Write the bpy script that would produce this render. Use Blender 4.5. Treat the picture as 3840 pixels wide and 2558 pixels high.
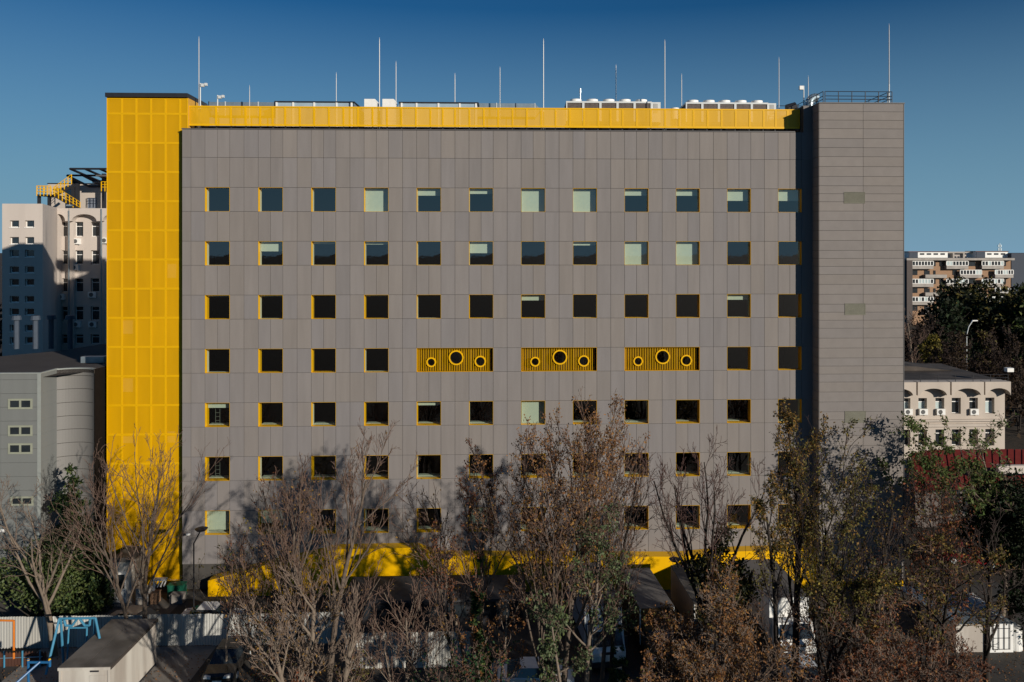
import bpy, math, random
import numpy as np
from mathutils import Matrix, Vector
random.seed(7)
for o in list(bpy.data.objects): bpy.data.objects.remove(o)
SC = bpy.context.scene
COL = SC.collection
# ------------------------------------------------------------------ camera, sky, sun, exposure
F, AL, PX, PY, CAMH, DIST = 3000., math.atan(3000/86000.), 2065., 930., 25.4, 60.2
cd = bpy.data.cameras.new('camera'); cam = bpy.data.objects.new('camera', cd); COL.objects.link(cam)
cam.location = (0, -DIST, CAMH); cam.rotation_euler = (math.pi/2, 0, -AL)
cd.sensor_fit = 'HORIZONTAL'; cd.sensor_width = 36; cd.lens = 36*F/3840
cd.shift_x = (1920-PX)/3840; cd.shift_y = (PY-1279)/3840
cd.clip_end = 9000; cd.clip_start = .5
SC.camera = cam
SUN_EL, SUN_AZ, SUN_E, SKY_E = 15.5, 42.5, 5.0, 0.075
w = bpy.data.worlds.new('World'); SC.world = w; w.use_nodes = True
nt = w.node_tree; bg = nt.nodes['Background']
sk = nt.nodes.new('ShaderNodeTexSky'); sk.sky_type = 'NISHITA'; sk.sun_disc = False
sk.sun_elevation = math.radians(SUN_EL); sk.sun_rotation = math.radians(180-SUN_AZ)
sk.altitude = 100; sk.air_density = 1.0; sk.dust_density = .35; sk.ozone_density = 3.2
# thin blue-grey haze towards the horizon, the same all the way round
tcw = nt.nodes.new('ShaderNodeTexCoord'); sep = nt.nodes.new('ShaderNodeSeparateXYZ'); nt.links.new(tcw.outputs['Generated'], sep.inputs[0])
hr = nt.nodes.new('ShaderNodeMapRange'); hr.inputs[1].default_value = -.01; hr.inputs[2].default_value = .285; hr.inputs[3].default_value = 1; hr.inputs[4].default_value = 0
nt.links.new(sep.outputs[2], hr.inputs[0])
hm = nt.nodes.new('ShaderNodeMix'); hm.data_type = 'RGBA'; hm.inputs['B'].default_value = (2.45, 4.45, 6.1, 1)
nt.links.new(hr.outputs[0], hm.inputs['Factor']); sm = nt.nodes.new('ShaderNodeVectorMath'); sm.operation = 'MULTIPLY'; sm.inputs[1].default_value = (.13, .45, .68); nt.links.new(sk.outputs[0], sm.inputs[0])
nt.links.new(sm.outputs[0], hm.inputs['A'])
nt.links.new(hm.outputs['Result'], bg.inputs[0]); bg.inputs[1].default_value = SKY_E
sl = bpy.data.lights.new('sun', 'SUN'); sl.energy = SUN_E; sl.angle = math.radians(.53); sl.color = (1, .92, .80)
sun = bpy.data.objects.new('sun', sl); COL.objects.link(sun)
a, e = math.radians(SUN_AZ), math.radians(SUN_EL)
SUNV = Vector((math.sin(a)*math.cos(e), -math.cos(a)*math.cos(e), math.sin(e)))
sun.rotation_euler = (-SUNV).to_track_quat('-Z', 'Y').to_euler()
SC.render.engine = 'CYCLES'
SC.view_settings.view_transform = 'Standard'; SC.view_settings.look = 'None'
SC.view_settings.exposure = 0; SC.view_settings.gamma = 1
SC.cycles.max_bounces = 6; SC.cycles.transparent_max_bounces = 12
SC.cycles.caustics_reflective = False; SC.cycles.caustics_refractive = False

def pt(u, v, Y):
    """real point on the plane y=Y that the photograph shows at pixel (u,v)"""
    A = (u-PX)/F; B = -(v-PY)/F
    dx = math.sin(AL)+math.cos(AL)*A; dy = math.cos(AL)-math.sin(AL)*A
    t = (Y+DIST)/dy
    return (t*dx, Y, CAMH+t*B)
def px(u, Y): return pt(u, PY, Y)[0]
def pz(u, v, Y): return pt(u, v, Y)[2]
def scl(u, Y): return F/((Y+DIST))            # pixels per metre, about

# ------------------------------------------------------------------ materials
MATS = {}
def mat(name, c, rough=.8, var=.08, scale=3., metal=0, objvar=0., spec=.3, bump=0., island=None, streak=False, c2=None, c2s=.4, vert=False):
    if name in MATS: return MATS[name]
    m = bpy.data.materials.new(name); m.use_nodes = True; MATS[name] = m
    n = m.node_tree; N = n.nodes.new; L = n.links.new
    b = n.nodes['Principled BSDF']; b.inputs['Roughness'].default_value = rough
    b.inputs['Metallic'].default_value = metal; b.inputs['Specular IOR Level'].default_value = spec
    tc = N('ShaderNodeTexCoord'); mp = N('ShaderNodeMapping'); L(tc.outputs['Object'], mp.inputs[0])
    if streak: mp.inputs['Scale'].default_value = (1, 1, .12)
    nz = N('ShaderNodeTexNoise'); nz.inputs['Scale'].default_value = scale; nz.inputs['Detail'].default_value = 6
    oi = N('ShaderNodeObjectInfo')
    add = N('ShaderNodeVectorMath'); add.operation = 'ADD'
    mulr = N('ShaderNodeMath'); mulr.operation = 'MULTIPLY'; mulr.inputs[1].default_value = 37 if objvar else 0
    L(oi.outputs['Random'], mulr.inputs[0]); L(mp.outputs[0], add.inputs[0]); L(mulr.outputs[0], add.inputs[1])
    L(add.outputs[0], nz.inputs['Vector'])
    mr = N('ShaderNodeMapRange'); mr.inputs[1].default_value = .3; mr.inputs[2].default_value = .7
    mr.inputs[3].default_value = 1-var; mr.inputs[4].default_value = 1+var
    L(nz.outputs[0], mr.inputs[0])
    val = mr.outputs[0]
    if objvar:
        m2 = N('ShaderNodeMapRange'); m2.inputs[3].default_value = 1-objvar; m2.inputs[4].default_value = 1+objvar
        L(oi.outputs['Random'], m2.inputs[0])
        mm = N('ShaderNodeMath'); mm.operation = 'MULTIPLY'; L(val, mm.inputs[0]); L(m2.outputs[0], mm.inputs[1]); val = mm.outputs[0]
    colsrc = None
    if c2 is not None:
        mx = N('ShaderNodeMix'); mx.data_type = 'RGBA'; mx.inputs['A'].default_value = (*c, 1); mx.inputs['B'].default_value = (*c2, 1)
        if island or vert:
            g = N('ShaderNodeNewGeometry'); L(g.outputs['Random Per Island'], mx.inputs['Factor'])
        elif objvar:
            wn = N('ShaderNodeTexWhiteNoise'); wn.noise_dimensions = '1D'; L(oi.outputs['Random'], wn.inputs['W']); L(wn.outputs[0], mx.inputs['Factor'])
        else:
            n2 = N('ShaderNodeTexNoise'); n2.inputs['Scale'].default_value = c2s; n2.inputs['Detail'].default_value = 5; L(mp.outputs[0], n2.inputs['Vector'])
            r2 = N('ShaderNodeMapRange'); r2.inputs[1].default_value = .4; r2.inputs[2].default_value = .62; L(n2.outputs[0], r2.inputs[0]); L(r2.outputs[0], mx.inputs['Factor'])
        colsrc = mx.outputs['Result']
    sc = N('ShaderNodeVectorMath'); sc.operation = 'SCALE'
    if colsrc: L(colsrc, sc.inputs[0])
    else: sc.inputs[0].default_value = c
    L(val, sc.inputs['Scale']); L(sc.outputs[0], b.inputs['Base Color'])
    if bump:
        bp = N('ShaderNodeBump'); bp.inputs['Strength'].default_value = bump; bp.inputs['Distance'].default_value = .05
        n3 = N('ShaderNodeTexNoise'); n3.inputs['Scale'].default_value = scale*4; n3.inputs['Detail'].default_value = 8
        L(mp.outputs[0], n3.inputs['Vector']); L(n3.outputs[0], bp.inputs['Height']); L(bp.outputs[0], b.inputs['Normal'])
    return m
def leafmat(name, c, c2, trans=.3):
    if name in MATS: return MATS[name]
    m = mat(name, c, .7, .15, 2., c2=c2, island=True, spec=.2)
    n = m.node_tree; b = n.nodes['Principled BSDF']; out = n.nodes['Material Output']
    t = n.nodes.new('ShaderNodeBsdfTranslucent'); mx = n.nodes.new('ShaderNodeMixShader'); mx.inputs[0].default_value = trans
    src = b.inputs['Base Color'].links[0].from_socket
    n.links.new(src, t.inputs[0]); n.links.new(b.outputs[0], mx.inputs[1]); n.links.new(t.outputs[0], mx.inputs[2]); n.links.new(mx.outputs[0], out.inputs[0])
    return m
def perfmat(name, c, op):
    if name in MATS: return MATS[name]
    m = mat(name, c, .45, .07, 1.1, objvar=.05, streak=True)
    n = m.node_tree; b = n.nodes['Principled BSDF']; out = n.nodes['Material Output']
    t = n.nodes.new('ShaderNodeBsdfTransparent'); mx = n.nodes.new('ShaderNodeMixShader'); mx.inputs[0].default_value = op
    n.links.new(b.outputs[0], mx.inputs[1]); n.links.new(t.outputs[0], mx.inputs[2]); n.links.new(mx.outputs[0], out.inputs[0])
    return m
def glassmat(name, tint, ior=1.7):
    if name in MATS: return MATS[name]
    m = bpy.data.materials.new(name); m.use_nodes = True; MATS[name] = m
    n = m.node_tree; n.nodes.remove(n.nodes['Principled BSDF']); out = n.nodes['Material Output']
    t = n.nodes.new('ShaderNodeBsdfTransparent'); t.inputs[0].default_value = (*tint, 1)
    g = n.nodes.new('ShaderNodeBsdfGlossy'); g.inputs['Roughness'].default_value = .02
    lw = n.nodes.new('ShaderNodeLayerWeight'); lw.inputs[0].default_value = .5
    pw = n.nodes.new('ShaderNodeMath'); pw.operation = 'POWER'; pw.inputs[1].default_value = 4; n.links.new(lw.outputs['Facing'], pw.inputs[0])
    fr = n.nodes.new('ShaderNodeMath'); fr.operation = 'MULTIPLY_ADD'; fr.inputs[1].default_value = .6; fr.inputs[2].default_value = .16; n.links.new(pw.outputs[0], fr.inputs[0])
    tc = n.nodes.new('ShaderNodeTexCoord'); nz = n.nodes.new('ShaderNodeTexNoise'); nz.inputs['Scale'].default_value = .9
    bp = n.nodes.new('ShaderNodeBump'); bp.inputs['Strength'].default_value = .012; bp.inputs['Distance'].default_value = .3
    n.links.new(tc.outputs['Object'], nz.inputs['Vector']); n.links.new(nz.outputs[0], bp.inputs['Height']); n.links.new(bp.outputs[0], g.inputs['Normal'])
    mx = n.nodes.new('ShaderNodeMixShader'); n.links.new(fr.outputs[0], mx.inputs[0]); n.links.new(t.outputs[0], mx.inputs[1]); n.links.new(g.outputs[0], mx.inputs[2]); n.links.new(mx.outputs[0], out.inputs[0])
    return m

M_PANEL = mat('fibre_cement', (.198, .176, .162), .85, .06, 2.0, objvar=.05, streak=True, c2=(.185, .171, .170), bump=.05)
M_TPANEL = mat('tower_cement', (.196, .174, .160), .85, .05, 1.4, objvar=.035, c2=(.188, .170, .162), bump=.05)
M_JOINT = mat('joint_dark', (.06, .055, .05), .9)
M_YEL = mat('yellow_paint', (.70, .385, .0), .4, .03, 2)
M_YELB = mat('yellow_backing', (.42, .22, .008), .7, .08, .6, c2=(.36, .18, .006), c2s=.5)
M_PERF = perfmat('yellow_perforated', (.61, .32, .0), .16)
M_PERFL = perfmat('yellow_perforated_screen', (.65, .355, .003), .12)
M_GLASS = glassmat('green_glass', (.80, .86, .81))
M_BLIND = mat('roller_blind', (.56, .60, .52), .8, .03, 4)
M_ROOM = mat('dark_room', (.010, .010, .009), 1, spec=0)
M_FLASH = mat('grey_flashing', (.10, .095, .095), .5, .05)
M_DARK = mat('charcoal_metal', (.022, .022, .026), .5, .1)
M_GALV = mat('galvanised_steel', (.30, .36, .40), .35, .15, 2, metal=.6)
M_WHT = mat('white_paint', (.74, .73, .70), .5, .05, 3)
M_GREYP = mat('light_grey_paint', (.55, .57, .57), .5, .06, 3)
M_COIL = mat('coil_brown', (.09, .07, .06), .6, .3, 9)
M_ROD = mat('rod_aluminium', (.42, .42, .42), .5, .03, 2, metal=.3)
M_MATTE = mat('gap_shade_black', (.012, .010, .009), 1, .1, spec=0)
M_STACK = mat('stack_shade_blue', (.05, .065, .09), .6, .1)  # dark blue tone paints the shadow that covers the stacks
M_BLACK = mat('black_rubber', (.012, .012, .012), .8)
M_CREAM = mat('cream_render', (.46, .40, .345), .9, .07, .8, streak=True)
M_WREND = mat('white_render', (.50, .44, .395), .9, .06, .8, streak=True)
M_GCLAD = mat('grey_green_cladding', (.160, .166, .160), .6, .05, 1.2, streak=True)
M_GCLADL = mat('light_trim', (.25, .265, .25), .5, .05)
M_CURV = mat('curved_cladding', (.165, .158, .15), .5, .06, 1.0, streak=True)
M_WIN = mat('window_dark', (.02, .025, .03), .08, .3, .8, spec=.8)
M_ROOFB = mat('brown_felt_shade_dark', (.055, .045, .04), .9, .12, .5)  # brown felt darkened so its colour carries shadow over the low roof
M_CONC = mat('concrete', (.24, .22, .20), .9, .15, .7, c2=(.17, .155, .14), bump=.2)
M_ASPH = mat('asphalt', (.042, .039, .037), .95, .25, .8, c2=(.065, .058, .05), c2s=.25, bump=.3)
M_SOIL = mat('leafy_soil', (.032, .025, .018), 1, .3, 2.5, c2=(.05, .036, .024), c2s=.6, bump=.6)
M_FENCE = mat('corrugated_sheet', (.43, .43, .41), .45, .08, 1.5, objvar=.06, streak=True, c2=(.36, .35, .32))
M_CABIN = mat('cabin_paint', (.52, .49, .44), .6, .10, 1.2, streak=True, c2=(.36, .32, .28), c2s=.9)
M_CABROOF = mat('cabin_roof', (.15, .135, .12), .85, .25, .8, c2=(.085, .075, .065), c2s=.5)
M_BLUE = mat('blue_paint', (.015, .10, .24), .4, .08)
M_BLUE2 = mat('light_blue_paint', (.05, .20, .32), .4, .08)
M_ORANGE = mat('orange_paint', (.55, .16, .02), .5, .08)
M_RED = mat('red_roof', (.13, .018, .013), .5, .15, 1.5)
M_BRICK = mat('orange_brick', (.30, .185, .115), .9, .1, 2)
M_BALC = mat('balcony_concrete', (.34, .31, .28), .9, .15, .6)
M_TRUCKR = mat('truck_roof', (.125, .115, .11), .8, .12, .8)
M_TRUCKA = mat('truck_amber', (.10, .055, .02), .6, .15, 1)
M_TRUCKB = mat('truck_blue_grey', (.20, .24, .30), .5, .08, 1)
M_CARD = mat('car_dark', (.025, .022, .02), .25, .05, 1, spec=.6)
M_BARK = mat('bark_brown', (.105, .080, .062), .95, .25, 6, bump=.4)
M_BARKL = mat('bark_light', (.165, .13, .10), .95, .2, 5, bump=.4)
M_BARKD = mat('bark_dark', (.028, .022, .018), .95, .25, 6, bump=.4)
M_TWIG = mat('twig_redbrown', (.13, .082, .062), .9, .2, 3)
M_TWIGL = mat('twig_pale', (.165, .12, .092), .9, .15, 3)
M_TWIGD = mat('twig_dark', (.045, .03, .026), .9, .2, 3)

# ------------------------------------------------------------------ mesh builder
class MB:
    def __init__(s): s.v = []; s.f = []; s.mi = []; s.m = 0
    def q(s, *p):
        i = len(s.v); s.v += [tuple(x) for x in p]; s.f.append(tuple(range(i, i+len(p)))); s.mi.append(s.m); return s
    def box(s, x0, x1, y0, y1, z0, z1):
        i = len(s.v)
        s.v += [(x0, y0, z0), (x1, y0, z0), (x1, y1, z0), (x0, y1, z0), (x0, y0, z1), (x1, y0, z1), (x1, y1, z1), (x0, y1, z1)]
        for f in ((0, 3, 2, 1), (4, 5, 6, 7), (0, 1, 5, 4), (1, 2, 6, 5), (2, 3, 7, 6), (3, 0, 4, 7)):
            s.f.append(tuple(i+k for k in f)); s.mi.append(s.m)
        return s
    def prism(s, poly, axis, a, b):
        """extrude a 2-D polygon: axis y -> (x,z) polygon ; x -> (y,z) ; z -> (x,y)"""
        def P(p, t):
            return {'y': (p[0], t, p[1]), 'x': (t, p[0], p[1]), 'z': (p[0], p[1], t)}[axis]
        n = len(poly); i = len(s.v)
        s.v += [P(p, a) for p in poly]+[P(p, b) for p in poly]
        s.f.append(tuple(i+k for k in range(n))); s.f.append(tuple(i+n+k for k in reversed(range(n)))); s.mi += [s.m, s.m]
        for k in range(n):
            l = (k+1) % n; s.f.append((i+k, i+n+k, i+n+l, i+l)); s.mi.append(s.m)
        return s
    def tube(s, p0, p1, r0, r1=None, n=6, cap=True):
        r1 = r0 if r1 is None else r1
        p0 = Vector(p0); p1 = Vector(p1); d = (p1-p0).normalized()
        a = d.cross(Vector((0, 0, 1)) if abs(d.z) < .9 else Vector((1, 0, 0))).normalized(); b = d.cross(a)
        i = len(s.v)
        for p, r in ((p0, r0), (p1, r1)):
            for k in range(n):
                t = 2*math.pi*k/n; s.v.append(tuple(p+a*r*math.cos(t)+b*r*math.sin(t)))
        for k in range(n):
            l = (k+1) % n; s.f.append((i+k, i+l, i+n+l, i+n+k)); s.mi.append(s.m)
        if cap:
            s.f.append(tuple(i+k for k in reversed(range(n)))); s.f.append(tuple(i+n+k for k in range(n))); s.mi += [s.m, s.m]
        return s
    def path(s, pts, r, n=6):
        for a, b in zip(pts, pts[1:]): s.tube(a, b, r, r, n)
        return s
    def mesh(s, name, mats):
        me = bpy.data.meshes.new(name); me.from_pydata(s.v, [], s.f)
        for m in (mats if isinstance(mats, (list, tuple)) else [mats]): me.materials.append(m)
        if any(s.mi): me.polygons.foreach_set('material_index', s.mi)
        me.update(); return me
    def build(s, name, mats, parent=None, label=None, loc=None, kind=None, smooth=False):
        me = s.mesh(name, mats)
        if smooth: me.polygons.foreach_set('use_smooth', [True]*len(me.polygons))
        return link(name, me, parent, label, loc, kind)
def wloc(o):
    v = Vector(o.location)
    while o.parent: o = o.parent; v = v+Vector(o.location)
    return v
def link(name, me, parent=None, label=None, loc=None, kind=None):
    """loc None: the mesh is written in world coordinates"""
    o = bpy.data.objects.new(name, me); COL.objects.link(o)
    if parent is not None:
        o.parent = parent
        o.location = loc if loc is not None else (-wloc_chain(parent))
    elif loc is not None: o.location = loc
    if label: o['label'] = label
    if kind: o['kind'] = kind
    return o
def wloc_chain(o):
    v = Vector((0, 0, 0))
    while o is not None: v = v+Vector(o.location); o = o.parent
    return v
def thing(name, label, cat, loc=(0, 0, 0), group=None, rz=0):
    o = bpy.data.objects.new(name, None); COL.objects.link(o); o.location = loc; o.rotation_euler = (0, 0, rz)
    o.empty_display_size = .5
    o['label'] = label; o['category'] = cat
    if group: o['group'] = group
    return o
def tag(o, label, cat, group=None):
    o['label'] = label; o['category'] = cat
    if group: o['group'] = group
    return o
def copy_tree(o, loc=None, label=None, parent=None, rz=None):
    c = o.copy(); COL.objects.link(c)
    if parent is not None: c.parent = parent
    if loc is not None: c.location = loc
    if rz is not None: c.rotation_euler = (0, 0, rz)
    if label: c['label'] = label
    for ch in list(o.children): copy_tree(ch, parent=c)
    return c
def B(*a): return MB().box(*a)

# ================================================================== SETTING
def sheet(name, x0, x1, y0, y1, z, m, n=1):
    return MB().q((x0, y0, z), (x1, y0, z), (x1, y1, z), (x0, y1, z)).build(name, m, kind='structure')
sheet('ground', -3000, 3000, -2500, 4000, 0, M_SOIL)
sheet('road', -34, 36, -20.5, -.2, .008, M_ASPH)
sheet('path', -30.5, -19.5, -14.5, -8.4, .016, M_CONC)
sheet('courtyard', -38, -24.5, -8.2, -.5, .016, mat('yard_paving', (.10, .09, .08), .9, .2, 1.2))

# ================================================================== MAIN BUILDING
X1, PITCH, WW, WH = -23.56, 3.906, 1.81, 1.79
WZ = [29.90-4.0*i for i in range(7)]            # top of each window row
XL, XR = px(683, 0), px(3047, 0)
XT0, XT1 = px(3073, -1.4), px(3388, -1.4)       # grey stair tower
XB0 = px(3013, 0)
ZTOP = pz(1800, 490, 0); ZT = pz(3200, 388, -1.4)
bld = thing('office_building', 'large grey-panelled building with yellow window reveals and a yellow perforated tower on its left', 'building', ((XL+XR)/2, 3, 0))
xs = [XL, px(716, 0)]
for i in range(12):
    a = X1+i*PITCH; xs += [a, a+WW/2, a+WW, a+WW+(PITCH-WW)/2]
xs = [x for x in xs if x < XR-.3]+[XR]
rows = [(ZTOP, 32.12), (32.12, WZ[0])]
for i in range(7):
    rows.append((WZ[i], WZ[i]-WH)); rows.append((WZ[i]-WH, WZ[i]-4.0 if i < 6 else 1.95))
rows.append((1.95, .08))
SLAT = {(3, 4): 1, (3, 5): 1, (3, 6): 2, (3, 7): 2, (3, 8): 3, (3, 9): 3}
def is_open(r, xa, xb):
    if not (2 <= r <= 14 and r % 2 == 0): return False
    k = (r-2)//2; xm = (xa+xb)/2-X1
    i = int(xm//PITCH)
    if 0 <= i < 12 and xm-i*PITCH < WW: return True
    if k == 3 and i in (4, 6, 8): return True
    return False
facade = MB()
for r, (z1, z0) in enumerate(rows):             # backing wall behind the panels, open at the windows
    run = None
    for a, b in zip(xs, xs[1:]):
        if is_open(r, a, b):
            if run: facade.box(run[0], run[1], .045, .40, z0, z1); run = None
        else: run = (run[0], b) if run else (a, b)
    if run: facade.box(run[0], run[1], .045, .40, z0, z1)
facade = facade.build('facade', M_JOINT, bld)
pcache = {}; left = MB(); cnt = 0
order = [1, 3, 5, 7, 9, 0, 11, 13, 2, 4, 6, 8, 10, 12, 14, 15]
G = .011
for r in order:
    z1, z0 = rows[r]
    for a, b in zip(xs, xs[1:]):
        if is_open(r, a, b): continue
        y = random.uniform(-.004, .004)
        if cnt < 300:
            k = (round(b-a, 3), round(z1-z0, 3))
            if k not in pcache: pcache[k] = B(G, k[0]-G, 0, .04, G, k[1]-G).mesh('panel', M_PANEL)
            o = link('panel', pcache[k], facade, loc=Vector((a, y, z0))-wloc_chain(facade)); cnt += 1
        else: left.box(a+G, b-G, y, y+.04, z0+G, z1-G)
M_PANELS = mat('fibre_cement_joined', (.198, .176, .162), .85, .06, 2.0, streak=True, c2=(.185, .171, .170), vert=True, bump=.05)
left.build('cladding', M_PANELS, facade, kind='stuff')
B(XL-.03, px(2981, 0), -.05, .42, ZTOP, ZTOP+.07).build('parapet_flashing', M_FLASH, bld)
B(XL, XL+.03, .045, .5, 0, ZTOP).build('corner_wall', M_PANEL, bld)
# dark interior: floors, back wall and ceiling behind the windows
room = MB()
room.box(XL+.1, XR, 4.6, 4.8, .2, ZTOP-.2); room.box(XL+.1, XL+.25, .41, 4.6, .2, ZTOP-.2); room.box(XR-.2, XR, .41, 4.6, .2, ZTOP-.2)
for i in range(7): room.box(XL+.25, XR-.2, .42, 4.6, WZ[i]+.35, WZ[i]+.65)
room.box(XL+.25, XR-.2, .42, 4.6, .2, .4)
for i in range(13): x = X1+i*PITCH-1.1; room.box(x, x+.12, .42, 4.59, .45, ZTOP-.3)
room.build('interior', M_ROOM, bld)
body = MB()
body.box(XL+.02, XR, 4.81, 16, 0, ZTOP-.02); body.box(XL+.3, XR, .42, 4.8, ZTOP-.19, ZTOP-.02)
body.build('main_block', M_PANEL, bld)
# ---- windows
BL = {}
for i, v in enumerate([0, 0, 0, 1, .3, .22, 1, 1, .28, .28, .5, .5]): BL[(0, i)] = v
for i, v in enumerate([0, .42, .1, .12, 0, .5, .0, .16, 1, 1, .0, .0]): BL[(1, i)] = v
BL.update({(2, 0): .07, (2, 1): .07, (2, 3): .06, (2, 6): .26, (2, 10): .25, (2, 8): .05, (4, 0): .25, (4, 3): .08, (4, 4): .2, (4, 6): 1, (6, 0): .9, (6, 1): .62, (6, 5): .8})
JW, R = .015, .37
fr = MB()
for (x0, x1, z0, z1) in ((0, JW, -WH, 0), (WW-JW, WW, -WH, 0), (JW, WW-JW, -JW, 0), (JW, WW-JW, -WH, -WH+JW)):
    fr.box(x0, x1, -.003, R, z0, z1)
frame_me = fr.mesh('frame', M_YEL)
glass_me = MB().q((JW, R+.002, -WH+JW), (WW-JW, R+.002, -WH+JW), (WW-JW, R+.002, -JW), (JW, R+.002, -JW)).mesh('pane', M_GLASS)
rv = MB()
for (x0, x1, z0, z1) in ((-.05, .02, -WH-.04, .04), (WW-.02, WW+.05, -WH-.04, .04), (.02, WW-.02, -.02, .04), (.02, WW-.02, -WH-.04, -WH+.02)):
    rv.box(x0, x1, .402, .72, z0, z1)
reveal_w = rv.mesh('inner_reveal', M_BLIND); reveal_y = rv.mesh('inner_reveal', [M_YEL])
# a deep inner sill and things standing behind the glass
sill_me = B(.02, WW-.02, .73, 1.25, -WH+.01, -WH+.05).mesh('inner_sill', M_BLIND)
bl_cache = {}
for r in range(7):
    for i in range(12):
        if r == 3 and 4 <= i <= 9: continue
        X, Z = X1+i*PITCH, WZ[r]
        wn = bpy.data.objects.new('window', frame_me.copy() if False else None)
        wn = link('window', frame_me, bld, loc=Vector((X, 0, Z))-wloc_chain(bld))
        link('pane', glass_me, wn, loc=(0, 0, 0))
        link('inner_reveal', reveal_y if (r >= 2 and (r+i) % 3 and not BL.get((r, i), 0) >= .9) else reveal_w, wn, loc=(0, 0, 0))
        if r > 3: link('inner_sill', sill_me, wn, loc=(0, 0, 0))
        h = BL.get((r, i), 0)
        if h:
            if h not in bl_cache: bl_cache[h] = B(.04, WW-.04, .50, .515, -.03-(WH-.06)*h, -.03).mesh('blind', M_BLIND)
            link('blind', bl_cache[h], wn, loc=(0, 0, 0))
# furniture glimpsed behind a few panes
lad = MB()
for xx in (.38, .70): lad.box(xx, xx+.03, 1.0, 1.03, -WH+.05, -WH+1.15)
for zz in (.25, .55, .85): lad.box(.41, .70, 1.0, 1.02, -WH+zz, -WH+zz+.03)
lad_me = lad.mesh('ladder_rack', mat('rack_grey', (.12, .13, .12), .6))
for r in (4, 5): link('ladder_rack', lad_me, bld, loc=Vector((X1, 0, WZ[r]))-wloc_chain(bld))
# ---- slatted openings with round frames
slat_me = B(0, .031, .27, .30, -WH+.04, -.03).mesh('slat', M_YEL)
for ci, i in enumerate((4, 6, 8)):
    X, Z, WL = X1+i*PITCH, WZ[3], PITCH+WW
    so = MB()
    for (x0, x1, z0, z1) in ((0, JW, -WH, 0), (WL-JW, WL, -WH, 0), (JW, WL-JW, -JW, 0), (JW, WL-JW, -WH, -WH+JW)):
        so.box(x0, x1, -.003, .398, z0, z1)
    so = so.build('slatted_opening', M_YEL, bld, loc=Vector((X, 0, Z))-wloc_chain(bld))
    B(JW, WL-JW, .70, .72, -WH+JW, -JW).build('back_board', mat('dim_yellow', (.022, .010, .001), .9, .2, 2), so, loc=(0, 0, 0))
    for q in (.12, 1.62, 2.38, 3.98, 4.72): B(q, q+.06, .45, .60, -WH+.04, -.03).build('back_post', mat('ochre_post', (.16, .085, .004), .7), so, loc=(0, 0, 0))
    cs = [(1.06, -1.09, .37, .27), (2.93, -.76, .56, .46), (4.74, -1.05, .43, .33)]
    n = 43
    for k in range(n):
        x = .06+k*(WL-.15)/n
        cuts = [(cz-math.sqrt(ro*ro-(x+.02-cx)**2), cz+math.sqrt(ro*ro-(x+.02-cx)**2)) for cx, cz, ro, ri in cs if abs(x+.02-cx) < ro-.02]
        if not cuts: link('slat', slat_me, so, loc=(x, 0, 0))
        else:
            lo, hi = cuts[0]
            if lo > -WH+.06: B(x, x+.031, .27, .30, -WH+.04, lo).build('slat', M_YEL, so, loc=(0, 0, 0))
            if hi < -.05: B(x, x+.031, .27, .30, hi, -.03).build('slat', M_YEL, so, loc=(0, 0, 0))
    for cx, cz, ro, ri in cs:
        m_ = MB(); K = 40
        for k in range(K):
            a0, a1 = 2*math.pi*k/K, 2*math.pi*(k+1)/K
            def P(a, rr, y): return (cx+rr*math.cos(a), y, cz+rr*math.sin(a))
            m_.q(P(a0, ro, .17), P(a1, ro, .17), P(a1, ri, .17), P(a0, ri, .17))
            m_.q(P(a0, ro, .17), P(a0, ro, .32), P(a1, ro, .32), P(a1, ro, .17))
            m_.q(P(a0, ri, .17), P(a1, ri, .17), P(a1, ri, .32), P(a0, ri, .32))
        m_.build('round_frame', M_YEL, so, loc=(0, 0, 0))
        m_ = MB().q(*[(cx+(ri+.01)*math.cos(2*math.pi*k/K), .33, cz+(ri+.01)*math.sin(2*math.pi*k/K)) for k in range(K)])
        m_.build('round_pane', glassmat('dark_glass', (.25, .28, .18)), so, loc=(0, 0, 0))
# ---- grey stair tower on the right
tw = MB()
tw.box(XT0, XT1, -1.355, 12, 0, ZT-.02)
tw.box(XB0, XT0-.001, .03, 12, 0, ZT-.02)
tower = tw.build('stair_tower', M_JOINT, bld)
vj = [388, 419, 451, 483, 520, 554, 588, 625, 662, 697, 727, 757, 792, 827.5]
st = [37.2, 37.2, 37.2, 30, 30, 30]; k = 0
while vj[-1] < 2170: vj.append(vj[-1]+st[k % 6]); k += 1
zj = [pz(3237, v, -1.4) for v in vj]; XM = px(3237, -1.4)
for z1, z0 in zip(zj, zj[1:]):
    for a, b in ((XT0, XM), (XM, XT1)):
        k = (round(b-a, 3), round(z1-z0, 3), 't')
        if k not in pcache: pcache[k] = B(G, k[0]-G, 0, .04, G, k[1]-G).mesh('panel', M_TPANEL)
        link('panel', pcache[k], tower, loc=Vector((a, -1.4, z0))-wloc_chain(tower))
    k = ('s', round(z1-z0, 3))
    if k not in pcache: pcache[k] = B(0, .04, 0, 1.395, G, k[1]-G).mesh('side_panel', M_TPANEL)
    link('side_panel', pcache[k], tower, loc=Vector((XT0-.042, -1.395, z0))-wloc_chain(tower))
zb = zj[-1]
B(XT0, XT1, -1.40, -1.36, .15, zb-.02).build('yellow_plinth', M_YEL, tower)
B(XB0, XT0-.05, .0, .028, 0, ZT).build('return_wall', M_PANEL, tower)
B(XT1, XT1+.05, -1.42, 12, 0, ZT).build('corner_trim', M_FLASH, tower)
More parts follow.
